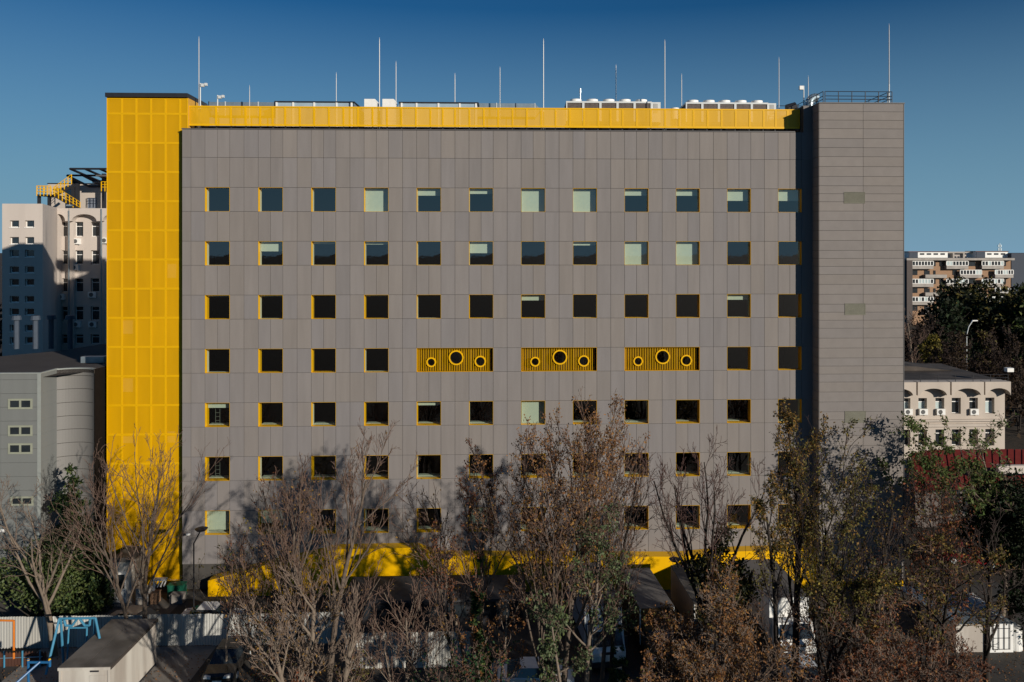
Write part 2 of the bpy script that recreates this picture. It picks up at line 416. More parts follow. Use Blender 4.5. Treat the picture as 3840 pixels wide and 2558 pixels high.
tf = MB(); tf.box(XT0-.06, XT1+.09, -1.46, -1.20, ZT, ZT+.07); tf.box(XT0-.06, XT0+.2, -1.19, 0, ZT, ZT+.07); tf.box(XB0-.02, XT0+.2, .01, .2, ZT, ZT+.07); tf.box(XB0-.02, XB0+.2, .21, 12, ZT, ZT+.07)
tf.build('parapet_flashing', M_FLASH, tower)
for (u0, v0, u1, v1) in ((3165, 720, 3243, 763), (3168, 1138, 3245, 1181), (3168, 1542, 3246, 1585)):
    x0, x1, z1, z0 = px(u0, -1.4), px(u1, -1.4), pz(u0, v0, -1.4), pz(u0, v1, -1.4)
    lv = MB(); ml = mat('louvre_olive', (.14, .135, .10), .6)
    lv.box(x0, x1, -1.43, -1.401, z0, z0+.03); lv.box(x0, x1, -1.43, -1.401, z1-.03, z1); lv.box(x0, x0+.03, -1.43, -1.401, z0+.03, z1-.03); lv.box(x1-.03, x1, -1.43, -1.401, z0+.03, z1-.03)
    lvo = lv.build('louvre_vent', ml, tower)
    B(x0+.03, x1-.03, -1.4025, -1.401, z0+.03, z1-.03).build('louvre_dark_back', M_DARK, lvo)  # dark sheet added behind the blades, standing in for shade between them
    nb = 11; bl = MB()
    for q in range(nb):
        z = z0+.04+q*(z1-z0-.07)/nb; bl.prism([(-1.425, z), (-1.404, z+.045), (-1.404, z+.035), (-1.425, z-.01)], 'x', x0+.03, x1-.03)
    bl.build('louvre_blade', ml, lvo)
# ---- yellow perforated tower on the left
YY = .5
XY0, XY1 = px(400, YY), px(705, YY); ZY = pz(450, 366, YY); ZYC = pz(450, 349, YY-.15)
yt = MB()
yt.box(XY0+.06, XY1-.06, YY+.45, YY+4.1, 0, ZY-.05)
yt = yt.build('perforated_tower', M_YELB, bld)
cx_ = [400, 457, 511, 566, 620.5, 675, 705]; rv_ = [368, 427]+[427+109.35*k for k in range(1, 17)]
rv_ = [v for v in rv_ if v < 2170]+[2196]
xx = [px(u, YY) for u in cx_]; zz = [pz(500, v, YY) for v in rv_]
for z1, z0 in zip(zz, zz[1:]):
    for a, b in zip(xx, xx[1:]):
        k = ('y', round(b-a, 3), round(z1-z0, 3))
        if k not in pcache:
            W_, H_ = k[1], k[2]; t = .07; m_ = MB()
            m_.box(.004, t, -.01, .03, .004, H_-.004); m_.box(W_-t, W_-.004, -.01, .03, .004, H_-.004)
            m_.box(t, W_-t, -.01, .03, .004, t); m_.box(t, W_-t, -.01, .03, H_-t, H_-.004)
            m_.m = 1; m_.q((t, .012, t), (W_-t, .012, t), (W_-t, .012, H_-t), (t, .012, H_-t))
            pcache[k] = m_.mesh('perforated_panel', [mat('yellow_frame', (.67, .37, .0), .45, .03, 2), M_PERF])
        link('perforated_panel', pcache[k], yt, loc=Vector((a, YY, z0))-wloc_chain(yt))
# side of the yellow tower and sloping cap
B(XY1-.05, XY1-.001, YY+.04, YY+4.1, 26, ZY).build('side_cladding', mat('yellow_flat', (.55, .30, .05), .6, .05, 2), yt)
B(XY0, XY0+.05, YY+.04, YY+4.1, 0, ZY).build('side_cladding', M_YEL, yt)
cap = MB(); cap.box(XY0-.03, XY1+.02, YY-.18, YY+.06, ZY+.02, ZYC+.02)
cap.prism([(YY+.06, ZY+.02), (YY+.06, ZYC+.02), (YY+3.6, ZYC-.1), (YY+4.4, ZYC-.75), (YY+4.4, ZY-.75), (YY+3.6, ZY-.1)], 'x', XY0-.03, XY1+.02)
cap.build('roof_cap', M_DARK, yt)
for (u0, v0, u1, v1) in ((628, 990, 668, 1042), (461, 1195, 500, 1252), (461, 1415, 500, 1470), (461, 1630, 500, 1662), (628, 1618, 656, 1660)):
    B(px(u0, .9), px(u1, .9), YY+.40, YY+.44, pz(u0, v1, .9), pz(u0, v0, .9)).build('tower_window', mat('bright_blind', (.85, .80, .72), .5, .1, 3), yt)
for v in (886, 905): pass
# ---- yellow roof screen
YB = .7
XS0, XS1 = px(703, YB-.3)+.0, XB0-.03
zt, zbm = pz(1800, 403, YB), pz(1800, 477, YB)
us = [703, 806+4]
u = 810.
X = px(703, YB); xsn = [X, px(809, YB)]
while xsn[-1] < XS1-1.2: xsn.append(xsn[-1]+(1.09 if len(xsn) % 12 not in (5, 6) else .93))
xsn.append(XS1)
scr = MB()
scr.box(xsn[0], XS1, YB+.05, YB+.12, zbm+.02, zbm+.10); scr.box(xsn[0], XS1, YB+.05, YB+.12, zt-.12, zt-.04)
screen = scr.build('roof_screen', M_YEL, bld)
for a, b in zip(xsn, xsn[1:]):
    W_, H_ = b-a, zt-zbm; t = .07
    k = ('r', round(W_, 3))
    if k not in pcache:
        m_ = MB()
        m_.box(.003, t, 0, .04, 0, H_); m_.box(W_-t, W_-.003, 0, .04, 0, H_); m_.box(t, W_-t, 0, .04, 0, t*2); m_.box(t, W_-t, 0, .04, H_-t*1.3, H_)
        m_.m = 1; m_.q((t, .02, t*2), (W_-t, .02, t*2), (W_-t, .02, H_-t*1.3), (t, .02, H_-t*1.3))
        pcache[k] = m_.mesh('screen_panel', [M_YEL, M_PERFL])
    link('screen_panel', pcache[k], screen, loc=Vector((a, YB, zbm))-wloc_chain(screen))
m_ = MB()
for a in xsn: m_.box(a-.04, a+.04, YB+.13, YB+.25, ZTOP-.05, zt-.2)
m_.build('screen_post', M_DARK, screen)
B(XY1+.05, XB0-.1, 1.6, 1.8, ZTOP-.02, pz(1800, 478, 1.6)).build('roof_upstand', M_DARK, bld)
ZR = pz(1800, 470, 2)        # roof deck height
B(XY1+.1, XB0-.1, 1.81, 15.9, ZTOP-.02, ZR-.3).build('roof_deck', mat('roof_gravel', (.22, .21, .20), .9, .2, 2), bld)

# ---- yellow ground-floor volume, folded
YV = -1.1
def P2(u, v, Y): p = pt(u, v, Y); return (p[0], p[2])
poly = [(P2(780, 2178, YV)[0], 0)]+[P2(u, v, YV) for u, v in ((780, 2178), (1010, 2116), (1262, 2060), (1560, 2054), (1640, 2084), (2540, 2088), (2770, 2068), (3067, 2061))]+[(P2(3067, 2061, YV)[0], 0)]
poly = [(min(x, XT0-.06), z) for x, z in poly]
MB().prism(poly, 'y', YV, -.06).build('yellow_annex', M_YEL, bld)
tr = MB()
for u in (1640, 2040, 2523, 2580, 2950): x = px(u, YV); tr.box(x, x+.035, YV-.012, YV-.001, .1, 2.2)
tr.build('annex_trim', mat('yellow_light', (.75, .42, .03), .5), bld)
for (u, v) in ((706, 2004), (3087, 2003)):
    Yc = 0 if u < 1000 else -1.4
    p = pt(u, v, Yc-.35); m_ = MB(); m_.tube((p[0]-.12, Yc-.5, p[2]+.03), (p[0]+.12, Yc-.35, p[2]), .07, .08, 10); m_.tube((p[0], Yc-.002, p[2]-.1), (p[0], Yc-.42, p[2]), .025)
    tag(m_.build('security_camera', M_WHT), 'small white bullet camera on the %s' % ('left end of the grey facade' if u < 1000 else 'grey tower near its left corner'), 'camera', 'security cameras')

# ================================================================== ROOF PLANT
rods = [(746, 135, 1), (936, 318, 0), (1261, 270, 0), (1423, 140, 1), (1485, 228, 0), (1706, 273, 0), (1875, 249, 0), (2038, 143, 1), (2310, 240, 0), (2493, 147, 1), (2556, 275, 0), (2921, 213, 2), (3031, 283, 0), (3334, 88, 3)]
where = ['beside the floodlight above the yellow tower', 'short, above the grey duct right of the yellow tower', 'above the left glazed rooflight', 'tall, between the two white roof hoods', 'right of the two white roof hoods', 'above the middle of the right rooflight', 'above the ribbed duct', 'tall, alone left of the chillers', 'behind the left chiller unit', 'tall, between the two chillers', 'short, left edge of the right chiller', 'at the right end of the right chiller', 'short, beside the curved silver duct', 'tallest, on the railing of the grey tower']
for (u, v, kd), wh in zip(rods, where):
    Y = {0: 5., 1: 1.3, 2: 3., 3: -.7}[kd]
    zb0 = {0: ZR-.3, 1: ZTOP+.2, 2: ZR-.3, 3: ZT}[kd]
    x, z = px(u, Y), pz(u, v, Y)
    t = thing('lightning_rod', 'white lightning rod on the roof, '+wh, 'lightning rod', (x, Y, zb0), 'lightning rods on the roof')
    H_ = z-zb0; r = .038 if kd in (1, 3) else .034
    m_ = MB(); m_.tube((0, 0, 0), (0, 0, H_-.5), r*1.1, r*.85, 8); m_.tube((0, 0, H_-.5), (0, 0, H_-.22), r*.7, r*.7, 8); m_.tube((0, 0, H_-.22), (0, 0, H_), r*.7, .005, 8)
    m_.build('rod', M_ROD, t, loc=(0, 0, 0))
    if kd in (1, 3):
        m_ = MB(); m_.tube((0, 0, 0), (0, 0, 1.6), .05, .05, 8); m_.tube((.15, 0, 0), (.04, 0, 1.0), .015); m_.tube((-.15, 0, 0), (-.04, 0, 1.0), .015)
        m_.build('bracket', M_GREYP, t, loc=(0, 0, 0))
def floodpole(u, vt, vb, Y, label, side=1):
    x, z = px(u, Y), pz(u, vt, Y); zb_ = pz(u, vb, Y)
    t = thing('roof_floodlight', label, 'floodlight', (x, Y, zb_), 'floodlights on roof poles')
    H_ = z-zb_
    MB().tube((0, 0, 0), (0, 0, H_), .05, .045, 8).build('pole', M_GREYP, t, loc=(0, 0, 0))
    m_ = MB(); m_.box(side*.08, side*.30, -.12, .12, H_-.28, H_-.05) if side > 0 else m_.box(-.36, -.06, -.12, .12, H_-.32, H_-.02)
    m_.tube((0, 0, H_-.1), (side*.3, 0, H_-.1), .03)
    m_.build('lamp_head', M_GREYP if side > 0 else M_WHT, t, loc=(0, 0, 0))
    if side > 0: B(.34, .52, -.1, .1, H_-.2, H_+.0).build('lamp_head', M_GREYP, t, loc=(0, 0, 0))
floodpole(751, 312, 420, 1.2, 'grey floodlight pole rising beside the leftmost tall rod')
floodpole(816, 357, 420, 4, 'short grey floodlight pole above the left duct')
floodpole(3014, 322, 400, 3, 'white floodlight on a pole left of the curved silver duct', -1)
x, z = px(2176, 6), pz(2176, 332, 6)
t = thing('vent_mast', 'thin steel mast with round head above the left chiller', 'mast', (x, 6, ZR))
MB().tube((0, 0, 0), (0, 0, z-ZR-.25), .05, .05, 8).build('pole', M_GALV, t, loc=(0, 0, 0)); MB().tube((0, 0, z-ZR-.35), (0, 0, z-ZR), .10, .07, 10).build('head', M_GALV, t, loc=(0, 0, 0))
# white hoods
for u0, u1, lab in ((1366, 1411, 'left'), (1434, 1481, 'right')):
    Y = 4.; x0, x1, z1 = px(u0, Y), px(u1, Y), pz(u0, 371, Y)
    t = thing('ventilation_hood', 'white box ventilation hood, %s one of the two beside the tall rod' % lab, 'hood', ((x0+x1)/2, Y, ZR-.3), 'white ventilation hoods on the roof')
    m_ = MB(); W2 = (x1-x0)/2; m_.prism([(-W2, 0), (W2, 0), (W2, z1-ZR+.2), (W2-.1, z1-ZR+.3), (-W2, z1-ZR+.3)], 'y', 0, 1.1)
    m_.build('casing', M_WHT, t, loc=(0, 0, 0)); B(-W2-.02, W2+.02, -.02, 1.12, .9, .95).build('flange', M_GREYP, t, loc=(0, 0, 0))
# ducts
def duct(u0, u1, vt, Y, label, r=.55, slope=0):
    x0, x1, z1 = px(u0, Y), px(u1, Y), pz(u0, vt, Y)
    t = thing('roof_duct', label, 'duct', ((x0+x1)/2, Y, ZR-.3), 'ribbed metal ducts on the roof')
    L_ = (x1-x0)/2; h = z1-(ZR-.3)
    m_ = MB(); m_.prism([(-L_, h-1.1), (L_, h-1.1), (L_+slope, h-.5), (L_, h), (-L_, h)] if slope else [(-L_, h-1.1), (L_, h-1.1), (L_, h), (-L_, h)], 'y', 0, 1.4)
    m_.build('duct_body', M_GALV, t, loc=(0, 0, 0))
    n = max(2, int(2*L_/1.2)); 
    for q in range(n+1):
        x = -L_+q*2*L_/n; B(x-.03, x+.03, -.04, 1.44, h-1.14, h+.03).build('flange', M_GREYP if q % 2 else M_DARK, t, loc=(0, 0, 0))
    m_ = MB()
    for q in range(n): x = -L_+(q+.5)*2*L_/n; m_.box(x-.04, x+.04, .3, .4, 0, h-1.15)
    m_.build('support_leg', M_DARK, t, loc=(0, 0, 0))
duct(783, 1030, 382, 6, 'ribbed grey duct right of the yellow tower roof')
duct(1790, 2006, 387, 6, 'ribbed grey duct left of the lone tall rod', slope=.5)
def rooflight(u0, u1, vt, Y, label, mull, bevel):
    x0, x1, z1 = px(u0, Y), px(u1, Y), pz(u0, vt, Y)
    t = thing('rooflight', label, 'rooflight', ((x0+x1)/2, Y, ZR-.3), 'long rooflights')
    xc = (x0+x1)/2; h = z1-ZR+.3
    B(x0-xc+.05, x1-xc-.05, .05, 3, 0, h-.08).build('glazing', mat('pale_glazing', (.30, .38, .44), .3, .1, 1), t, loc=(0, 0, 0))
    B(x0-xc-.1, x1-xc+.1, -.05, 3.1, h-.08, h).build('roof_sheet', M_DARK, t, loc=(0, 0, 0))
    for u in mull: x = px(u, Y)-xc; B(x-.07, x+.07, -.01, .06, 0, h-.081).build('mullion', M_WHT, t, loc=(0, 0, 0))
    for a, b in bevel: MB().prism([(px(a, Y)-xc, 0), (px(b, Y)-xc, 0), (px(b, Y)-xc, h-.75), (px(a, Y)-xc, h-.1)] if a < b else [(px(b, Y)-xc, 0), (px(a, Y)-xc, 0), (px(a, Y)-xc, h-.1), (px(b, Y)-xc, h-.6)], 'y', .1, 2.8).build('end_hood', M_GALV, t, loc=(0, 0, 0))
rooflight(1034, 1325, 379, 4.5, 'left dark-roofed glazed rooflight with white mullions', (1037, 1099, 1178, 1262, 1318), [(1326, 1352)])
rooflight(1500, 1790, 382, 4.5, 'right dark-roofed glazed rooflight with white mullions', (1506, 1562, 1644, 1724, 1785), [(1498, 1484)])
# chillers
def chiller(u0, u1, u2, vt, Y, label, fans, master=None):
    x0, x1, x2, z1 = px(u0, Y), px(u1, Y), px(u2, Y), pz(u0, vt, Y)
    t = thing('rooftop_chiller', label, 'chiller', ((x0+x1)/2, Y, ZR-.3), 'rooftop chillers')
    xc = (x0+x1)/2; h = z1-ZR+.3; n = 5; wd = (x1-x0)/n
    m_ = MB(); m_.box(x0-xc, x1-xc, 0, 2.4, h-.13, h); m_.box(x0-xc, x1-xc, .0, 2.4, h-1.75, h-1.65)
    for q in range(n+1): x = x0-xc+q*wd; m_.box(max(x-.09, x0-xc), min(x+.09, x1-xc), 0, .1, h-1.64, h-.131)
    m_.build('casing', M_GREYP, t, loc=(0, 0, 0))
    for q in range(n): x = x0-xc+q*wd; B(x+.09, x+wd-.09, .06, 2.3, h-1.6, h-.14).build('coil_panel', M_COIL, t, loc=(0, 0, 0))
    for u in fans:
        x = px(u, Y+.6)-xc; m_ = MB(); m_.tube((x, .9, h+.001), (x, .9, h+.27), .46, .46, 24); m_.build('fan_cowl', M_WHT, t, loc=(0, 0, 0))
        m_ = MB()
        for k in range(5):
            a = k*2*math.pi/5; m_.q((x, .9, h+.275), (x+.42*math.cos(a), .9+.42*math.sin(a), h+.29), (x+.42*math.cos(a+.5), .9+.42*math.sin(a+.5), h+.275))
        m_.build('fan_blade', M_DARK, t, loc=(0, 0, 0))
    bx = MB(); bx.box(x1-xc+.01, x2-xc, .1, 2.2, h-1.75, h-.03); bx.build('control_box', M_GREYP, t, loc=(0, 0, 0))
    g = MB(); g.box(x1-xc+.15, x1-xc+.5, .08, .099, h-.5, h-.15); g.box(x1-xc+.15, x1-xc+.5, .08, .099, h-.9, h-.55); g.build('grille', mat('grille_grey', (.35, .35, .34), .6), t, loc=(0, 0, 0))
    m_ = MB()
    for q in (0, .25, .5, .75, 1): x = x0-xc+q*(x1-x0-.12); m_.box(x, x+.12, .1, .22, 0, h-1.76)
    m_.build('stand_leg', M_GREYP, t, loc=(0, 0, 0))
    return t
chiller(2123, 2444, 2478, 379, 2.6, 'left rooftop chiller with five round fan cowls', (2160, 2222, 2284, 2345, 2407))
chiller(2572, 2881, 2912, 383, 2.6, 'right rooftop chiller with five round fan cowls', (2600, 2661, 2720, 2781, 2842))
p = pt(2530, 406, 2.5); m_ = MB().tube((p[0], 2.5, ZR), (p[0], 2.5, p[2]), .34, .34, 16); tag(m_.build('roof_vent', M_WHT), 'low round white vent between the two chillers', 'vent')
# railings of the grey tower and the roof edge
def rail(name, pts, label, hgt=.85, post=1.2, closed=False, mids=(.42, .66)):
    t = thing(name, label, 'railing', pts[0])
    o = Vector(pts[0]); pts = [Vector(p)-o for p in pts]
    for hh in (*mids, 1.0):
        MB().path([p+Vector((0, 0, hgt*hh)) for p in pts], .028, 5).build('rail', M_DARK, t, loc=(0, 0, 0))
    for a, b in zip(pts, pts[1:]):
        n = max(1, round((b-a).length/post))
        for q in range(n+1):
            p = a.lerp(b, q/n); MB().tube(p, p+Vector((0, 0, hgt)), .032, .032, 5).build('post', M_DARK, t, loc=(0, 0, 0))
rail('roof_railing', [(px(3094, -.8), -.8, ZT), (px(3345, -.8), -.8, ZT)], 'dark steel railing along the front of the grey tower roof', 1.0, .96)
rail('roof_railing', [(px(3087, -.8), -.8, ZT), (px(3087, -.8), 6, ZT)], 'dark steel railing running back along the left side of the grey tower roof', 1.0, 1.5)
rail('roof_railing', [(px(3335, -.8), -.5, ZT), (px(3335, -.8), 6, ZT)], 'dark steel railing running back near the right side of the grey tower roof', 1.0, 1.5)
rail('roof_railing', [(px(2914, 5), 5, ZR-.3), (px(3010, 5), 5, ZR-.3)], 'low dark railing behind the right end of the yellow screen', pz(2914, 397, 5)-ZR+.3, 1.1)
# curved silver duct
t = thing('curved_duct', 'shiny curved silver exhaust duct by the grey tower railing', 'duct', (px(3040, 2.5), 2.5, ZR))
base = Vector((0, 0, 0)); m_ = MB(); zt_ = pz(3040, 350, 2.5)-ZR; rr = .36
pp = [Vector((-.1, 0, 0)), Vector((-.1, 0, zt_-.85))]
for k in range(1, 8): a = k/7*1.9; pp.append(Vector((-.1+.5*(1-math.cos(a)), 0, zt_-.85+.5*math.sin(a))))
for k in range(len(pp)-1): m_.tube(pp[k], pp[k+1]+(pp[k+1]-pp[k])*.05, rr-.003*k, rr-.003*k, 16, cap=False)
m_.build('duct_elbow', M_GALV, t, loc=(0, 0, 0), smooth=True)
B(-.75, .55, -.4, .5, .0, .9).build('fan_housing', M_GREYP, t, loc=(0, 0, 0))
MB().tube((0-1.9, 0, zt_-1.3), (-1.2, 0, zt_-1.1), .4, .4, 14).build('silencer', M_DARK, t, loc=(0, 0, 0))
#CUT1
# ================================================================== BUILDINGS LEFT
def wcs(t): return -wloc_chain(t)
YL = -2.6
t = thing('clad_building', 'low grey-green panel-clad building left of the yellow tower, with a curved wall', 'building', (px(100, 0), 2, 0))
zl = pz(100, 1402, YL); x1 = px(152, YL); x0 = px(-420, YL); yb = -.5
# curved wall in front of a dark core
cv = []; ang0, ang1, K = math.radians(44), math.radians(-46), 16
xa, xb = px(221, -.3), px(365, -.3)
stepx = sum(math.cos(ang0+(ang1-ang0)*(k+.5)/K) for k in range(K)); ds = (xb-xa)/stepx
p = [xa, -.7]; cv.append(tuple(p))
for k in range(K):
    a = ang0+(ang1-ang0)*(k+.5)/K; p = [p[0]+ds*math.cos(a), p[1]+ds*math.sin(a)]; cv.append(tuple(p))
zcv = pz(300, 1378, 0)
core = MB(); core.box(x0, x1, YL+.05, 9, 2.3, zl-.3); core.box(x1+.01, xb-.06, max(q[1] for q in cv)+.1, 9, 2.3, zl-.3)
core.build('core_wall', M_GCLAD, t)
nb = 8; HH = (zcv-2.2)/nb
hz = [pz(300, v, 0) for v in (1378, 1407, 1456, 1506, 1556, 1606, 1656, 1706, 1756, 1806, 1856, 1906, 1956, 2010)]
for z1, z0 in zip(hz, hz[1:]):
    m_ = MB()
    for a, b in zip(cv, cv[1:]):
        m_.q((a[0], a[1], z0+.02), (b[0], b[1], z0+.02), (b[0], b[1], z1-.02), (a[0], a[1], z1-.02))
        m_.q((a[0], a[1], z1-.02), (b[0], b[1], z1-.02), (b[0], b[1]+.06, z1-.02), (a[0], a[1]+.06, z1-.02))
    o = m_.build('curved_panel', M_CURV, t, smooth=True)
m_ = MB(); 
for a, b in zip(cv, cv[1:]): m_.q((a[0], a[1]+.05, 2), (b[0], b[1]+.05, 2), (b[0], b[1]+.05, zcv-.03), (a[0], a[1]+.05, zcv-.03))
m_.build('curved_backing', M_JOINT, t)
MB().q((xb+.02, cv[-1][1]+.05, 2), (xb+.02, 9, 2), (xb+.02, 9, zcv-.03), (xb+.02, cv[-1][1]+.05, zcv-.03)).build('end_wall', M_MATTE, t)  # black wall colour stands in for shade in the gap
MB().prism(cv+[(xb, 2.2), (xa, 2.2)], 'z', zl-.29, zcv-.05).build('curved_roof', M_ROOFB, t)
m_ = MB()
for a, b in zip(cv, cv[1:]): m_.q((a[0], a[1]-.04, zcv), (b[0], b[1]-.04, zcv), (b[0], b[1]+.3, zcv), (a[0], a[1]+.3, zcv)); m_.q((a[0], a[1]-.04, zcv-.08), (b[0], b[1]-.04, zcv-.08), (b[0], b[1]-.04, zcv), (a[0], a[1]-.04, zcv))
m_.build('curved_coping', M_GCLADL, t)
# flat panels
hv = [1402, 1424, 1476, 1527, 1579, 1631, 1683, 1735, 1787, 1839, 1891, 1943, 1995, 2018]
hz = [pz(100, v, YL) for v in hv]
cols = [x0, px(-240, YL), px(-120, YL), px(0, YL), x1]
wins = [(31, 108, 1498, 1531), (31, 108, 1598, 1632), (31, 108, 1665, 1699), (40, 112, 1864, 1893)]
for z1, z0 in zip(hz, hz[1:]):
    for a, b in zip(cols, cols[1:]): B(a+.01, b-.01, YL, YL+.045, z0+.012, z1-.012).build('panel', M_GCLAD, t)
    B(x1-.03, x1+.012, YL+.05, yb, z0+.012, z1-.012).build('side_panel', M_GCLAD, t)
B(x1-.22, x1+.03, YL-.02, YL-.001, 2.2, zl).build('corner_trim', M_GCLADL, t)
B(x0, x1+.04, YL-.05, YL+.2, zl, zl+.08).build('coping', M_GCLADL, t); B(x1-.15, x1+.05, YL+.21, yb, zl, zl+.08).build('coping', M_GCLADL, t)
def twin_window(xw0, xw1, z0, z1, Y, par, fm, n=2, fw=.13, name='window'):
    fo = MB(); fo.box(xw0, xw1, Y-.05, Y-.002, z1-fw, z1); fo.box(xw0, xw1, Y-.05, Y-.002, z0, z0+fw)
    w_ = (xw1-xw0-fw)/n
    for q in range(n+1): fo.box(xw0+q*w_, xw0+q*w_+fw, Y-.05, Y-.002, z0+fw, z1-fw)
    fo = fo.build(name, fm, par)
    for q in range(n): B(xw0+q*w_+fw, xw0+(q+1)*w_, Y-.012, Y-.003, z0+fw, z1-fw).build('pane', M_WIN, fo)
for (u0, u1, v0, v1) in wins:
    twin_window(px(u0+16-16, YL), px(u1+14, YL), pz(100, v1+3, YL), pz(100, v0-3, YL), YL, t, mat('sage_frame', (.26, .27, .21), .6))
# roof: sloping felt surface rising behind
zr = zl-.28
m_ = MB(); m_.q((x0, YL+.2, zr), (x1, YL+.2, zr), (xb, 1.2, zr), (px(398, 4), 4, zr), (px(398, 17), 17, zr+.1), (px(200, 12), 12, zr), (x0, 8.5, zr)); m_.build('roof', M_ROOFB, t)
B(px(313, 5), px(398, 5), 4.6, 5.2, zr+.01, zr+.5).build('roof_kerb', M_GALV, t)
p = pt(8, 1985, YL); MB().tube((p[0]-.35, YL-.3, p[2]), (p[0]+.35, YL-.3, p[2]), .12, .12, 10).build('lamp', M_WHT, t)
MB().box(x0, xb, -.2, 6, 0, 2.29).build('recessed_base', M_DARK, t)
# ---- tall white block behind
YW = 33
t = thing('white_block', 'tall off-white building behind the low clad building, small paired windows and arched top', 'building', (px(200, YW), YW+6, 0))
xw0, xw1 = px(8, YW), px(160, YW); zw = pz(80, 764, YW); Y2 = 43; xs2, xe2 = px(216, Y2-1), px(420, Y2); z2 = pz(300, 781, Y2-1)
wv = [(827, 853), (889, 916), (937, 964), (999, 1024), (1046, 1072), (1110, 1135), (1157, 1183), (1218, 1244), (1264, 1290)]
m_ = MB(); cols_w = [(36, 71), (93, 128)]
xo = px(215, Y2-1); xw34 = xw1+(xo-xw1)/(Y2-1-YW)
xe = sorted([xw0, xw34]+[px(u, YW) for c in cols_w for u in c])
zprev = zw
for (v1, v0) in wv:
    zt1, zt0 = pz(80, v1, YW), pz(80, v0, YW)
    m_.box(xw0, xw34, YW, YW+1, zt1, zprev)
    for a, b in ((0, 1), (2, 3), (4, 5)): m_.box(xe[a], xe[b], YW, YW+1, zt0, zt1)
    zprev = zt0
m_.box(xw0, xw34, YW, YW+1, 0, zprev); m_.prism([(xw0, YW+1.01), (xw34, YW+1.01), (xo, Y2-1), (xo, Y2+5), (xw0, Y2+5)], 'z', 0, zw-.02)
m_.prism([(xw34+.001, YW), (xw1, YW), (xw34+.001, YW+1)], 'z', 0, zw)
m_.build('slab_wall', M_WREND, t)
for (v1, v0) in wv:
    for c in cols_w:
        a, b = px(c[0], YW), px(c[1], YW); z1_, z0_ = pz(80, v1, YW), pz(80, v0, YW)
        fo = MB(); fo.box(a, b, YW+.3, YW+.36, z0_, z0_+.1); fo.box(a, b, YW+.3, YW+.36, z1_-.06, z1_); fo.box(a, a+.08, YW+.3, YW+.36, z0_+.1, z1_-.06); fo.box(b-.06, b, YW+.3, YW+.36, z0_+.1, z1_-.06); fo.box(a-.05, b+.05, YW-.06, YW+.299, z0_-.07, z0_-.001)
        fo = fo.build('window', M_WHT, t); B(a+.08, b-.06, YW+.32, YW+.34, z0_+.1, z1_-.06).build('pane', M_WIN, fo)
# second facade with arches
m_ = MB(); c2 = [(223, 253), (280, 312), (340, 372)]; wv2 = [(832, 887), (939, 992), (1044, 1096), (1150, 1202), (1254, 1290)]
xe = [px(216, Y2)]+[px(u, Y2) for c in c2 for u in c]+[xe2]; zprev = z2-.02
for (v1, v0) in wv2:
    zt1, zt0 = pz(300, v1, Y2), pz(300, v0, Y2); m_.box(xe[0], xe2, Y2, Y2+1, zt1, zprev)
    for a in (0, 2, 4, 6): m_.box(xe[a], xe[a+1], Y2, Y2+1, zt0, zt1)
    zprev = zt0
m_.box(xe[0], xe2, Y2, Y2+1, 0, zprev); m_.box(xe[0], xe2, Y2+1.01, Y2+14, 0, z2-.03); m_.build('arcade_wall', M_WREND, t)
for (v1, v0) in wv2:
    for c in c2:
        a, b = px(c[0], Y2), px(c[1], Y2); z1_, z0_ = pz(300, v1, Y2), pz(300, v0, Y2); zm_ = z1_-.33*(z1_-z0_)
        fo = MB(); fo.box(a, b, Y2+.35, Y2+.42, z0_, z0_+.08); fo.box(a, b, Y2+.35, Y2+.42, z1_-.06, z1_); fo.box(a, a+.07, Y2+.35, Y2+.42, z0_+.08, z1_-.06); fo.box(b-.07, b, Y2+.35, Y2+.42, z0_+.08, z1_-.06); fo.box(a+.07, b-.07, Y2+.35, Y2+.42, zm_, zm_+.08)
        fo = fo.build('window', M_WHT, t); B(a+.07, b-.07, Y2+.38, Y2+.40, z0_+.08, zm_).build('pane', M_WIN, fo); B(a+.07, b-.07, Y2+.38, Y2+.40, zm_+.08, z1_-.06).build('pane', M_WIN, fo)
for (u0, u1) in ((256, 278), (373, 398)):
    B(px(u0, Y2-.5), px(u1-3, Y2-.5), Y2-.45, Y2-.001, 0, pz(300, 828, Y2)).build('pilaster', M_WREND, t)
def arched_beam(par, u0, u1, vtop, vbot, arches, Y, thick, m, name='arched_beam'):
    zt_, zb_ = pz(u0, vtop, Y), pz(u0, vbot, Y)
    for (a0, a1, apex, e0, e1) in arches:
        xa, xb = px(a0, Y), px(a1, Y); za = pz(u0, apex, Y); K = 14
        poly = [(px(e0, Y), zt_), (px(e0, Y), zb_), (xa, zb_)]
        for k in range(1, K): th = math.pi*k/K; poly.append(((xa+xb)/2-(xb-xa)/2*math.cos(th), zb_+(za-zb_)*math.sin(th)))
        poly += [(xb, zb_), (px(e1, Y), zb_), (px(e1, Y), zt_)]
        MB().prism(poly, 'y', Y, Y+thick).build(name, m, par)
arched_beam(t, 216, 420, 781, 829, [(196, 244, 803, 180, 256), (268, 362, 803, 259, 377), (385, 450, 803, 380, 460)], Y2-1, .98, M_WREND)
B(px(255, Y2-1.1), px(259, Y2-1.1), Y2-1.1, Y2-.95, 8, z2-.3).build('downpipe', M_GALV, t); B(px(377, Y2-1.1), px(381, Y2-1.1), Y2-1.1, Y2-.95, 8, z2-.1).build('downpipe', M_GALV, t)
MB().prism([(px(249, Y2-1.2), pz(260, 775, Y2)), (px(272, Y2-1.2), pz(260, 775, Y2)), (px(268, Y2-1.2), pz(260, 769, Y2)), (px(253, Y2-1.2), pz(260, 769, Y2))], 'y', Y2-1.4, Y2-1.0).build('vent_cap', M_GALV, t)
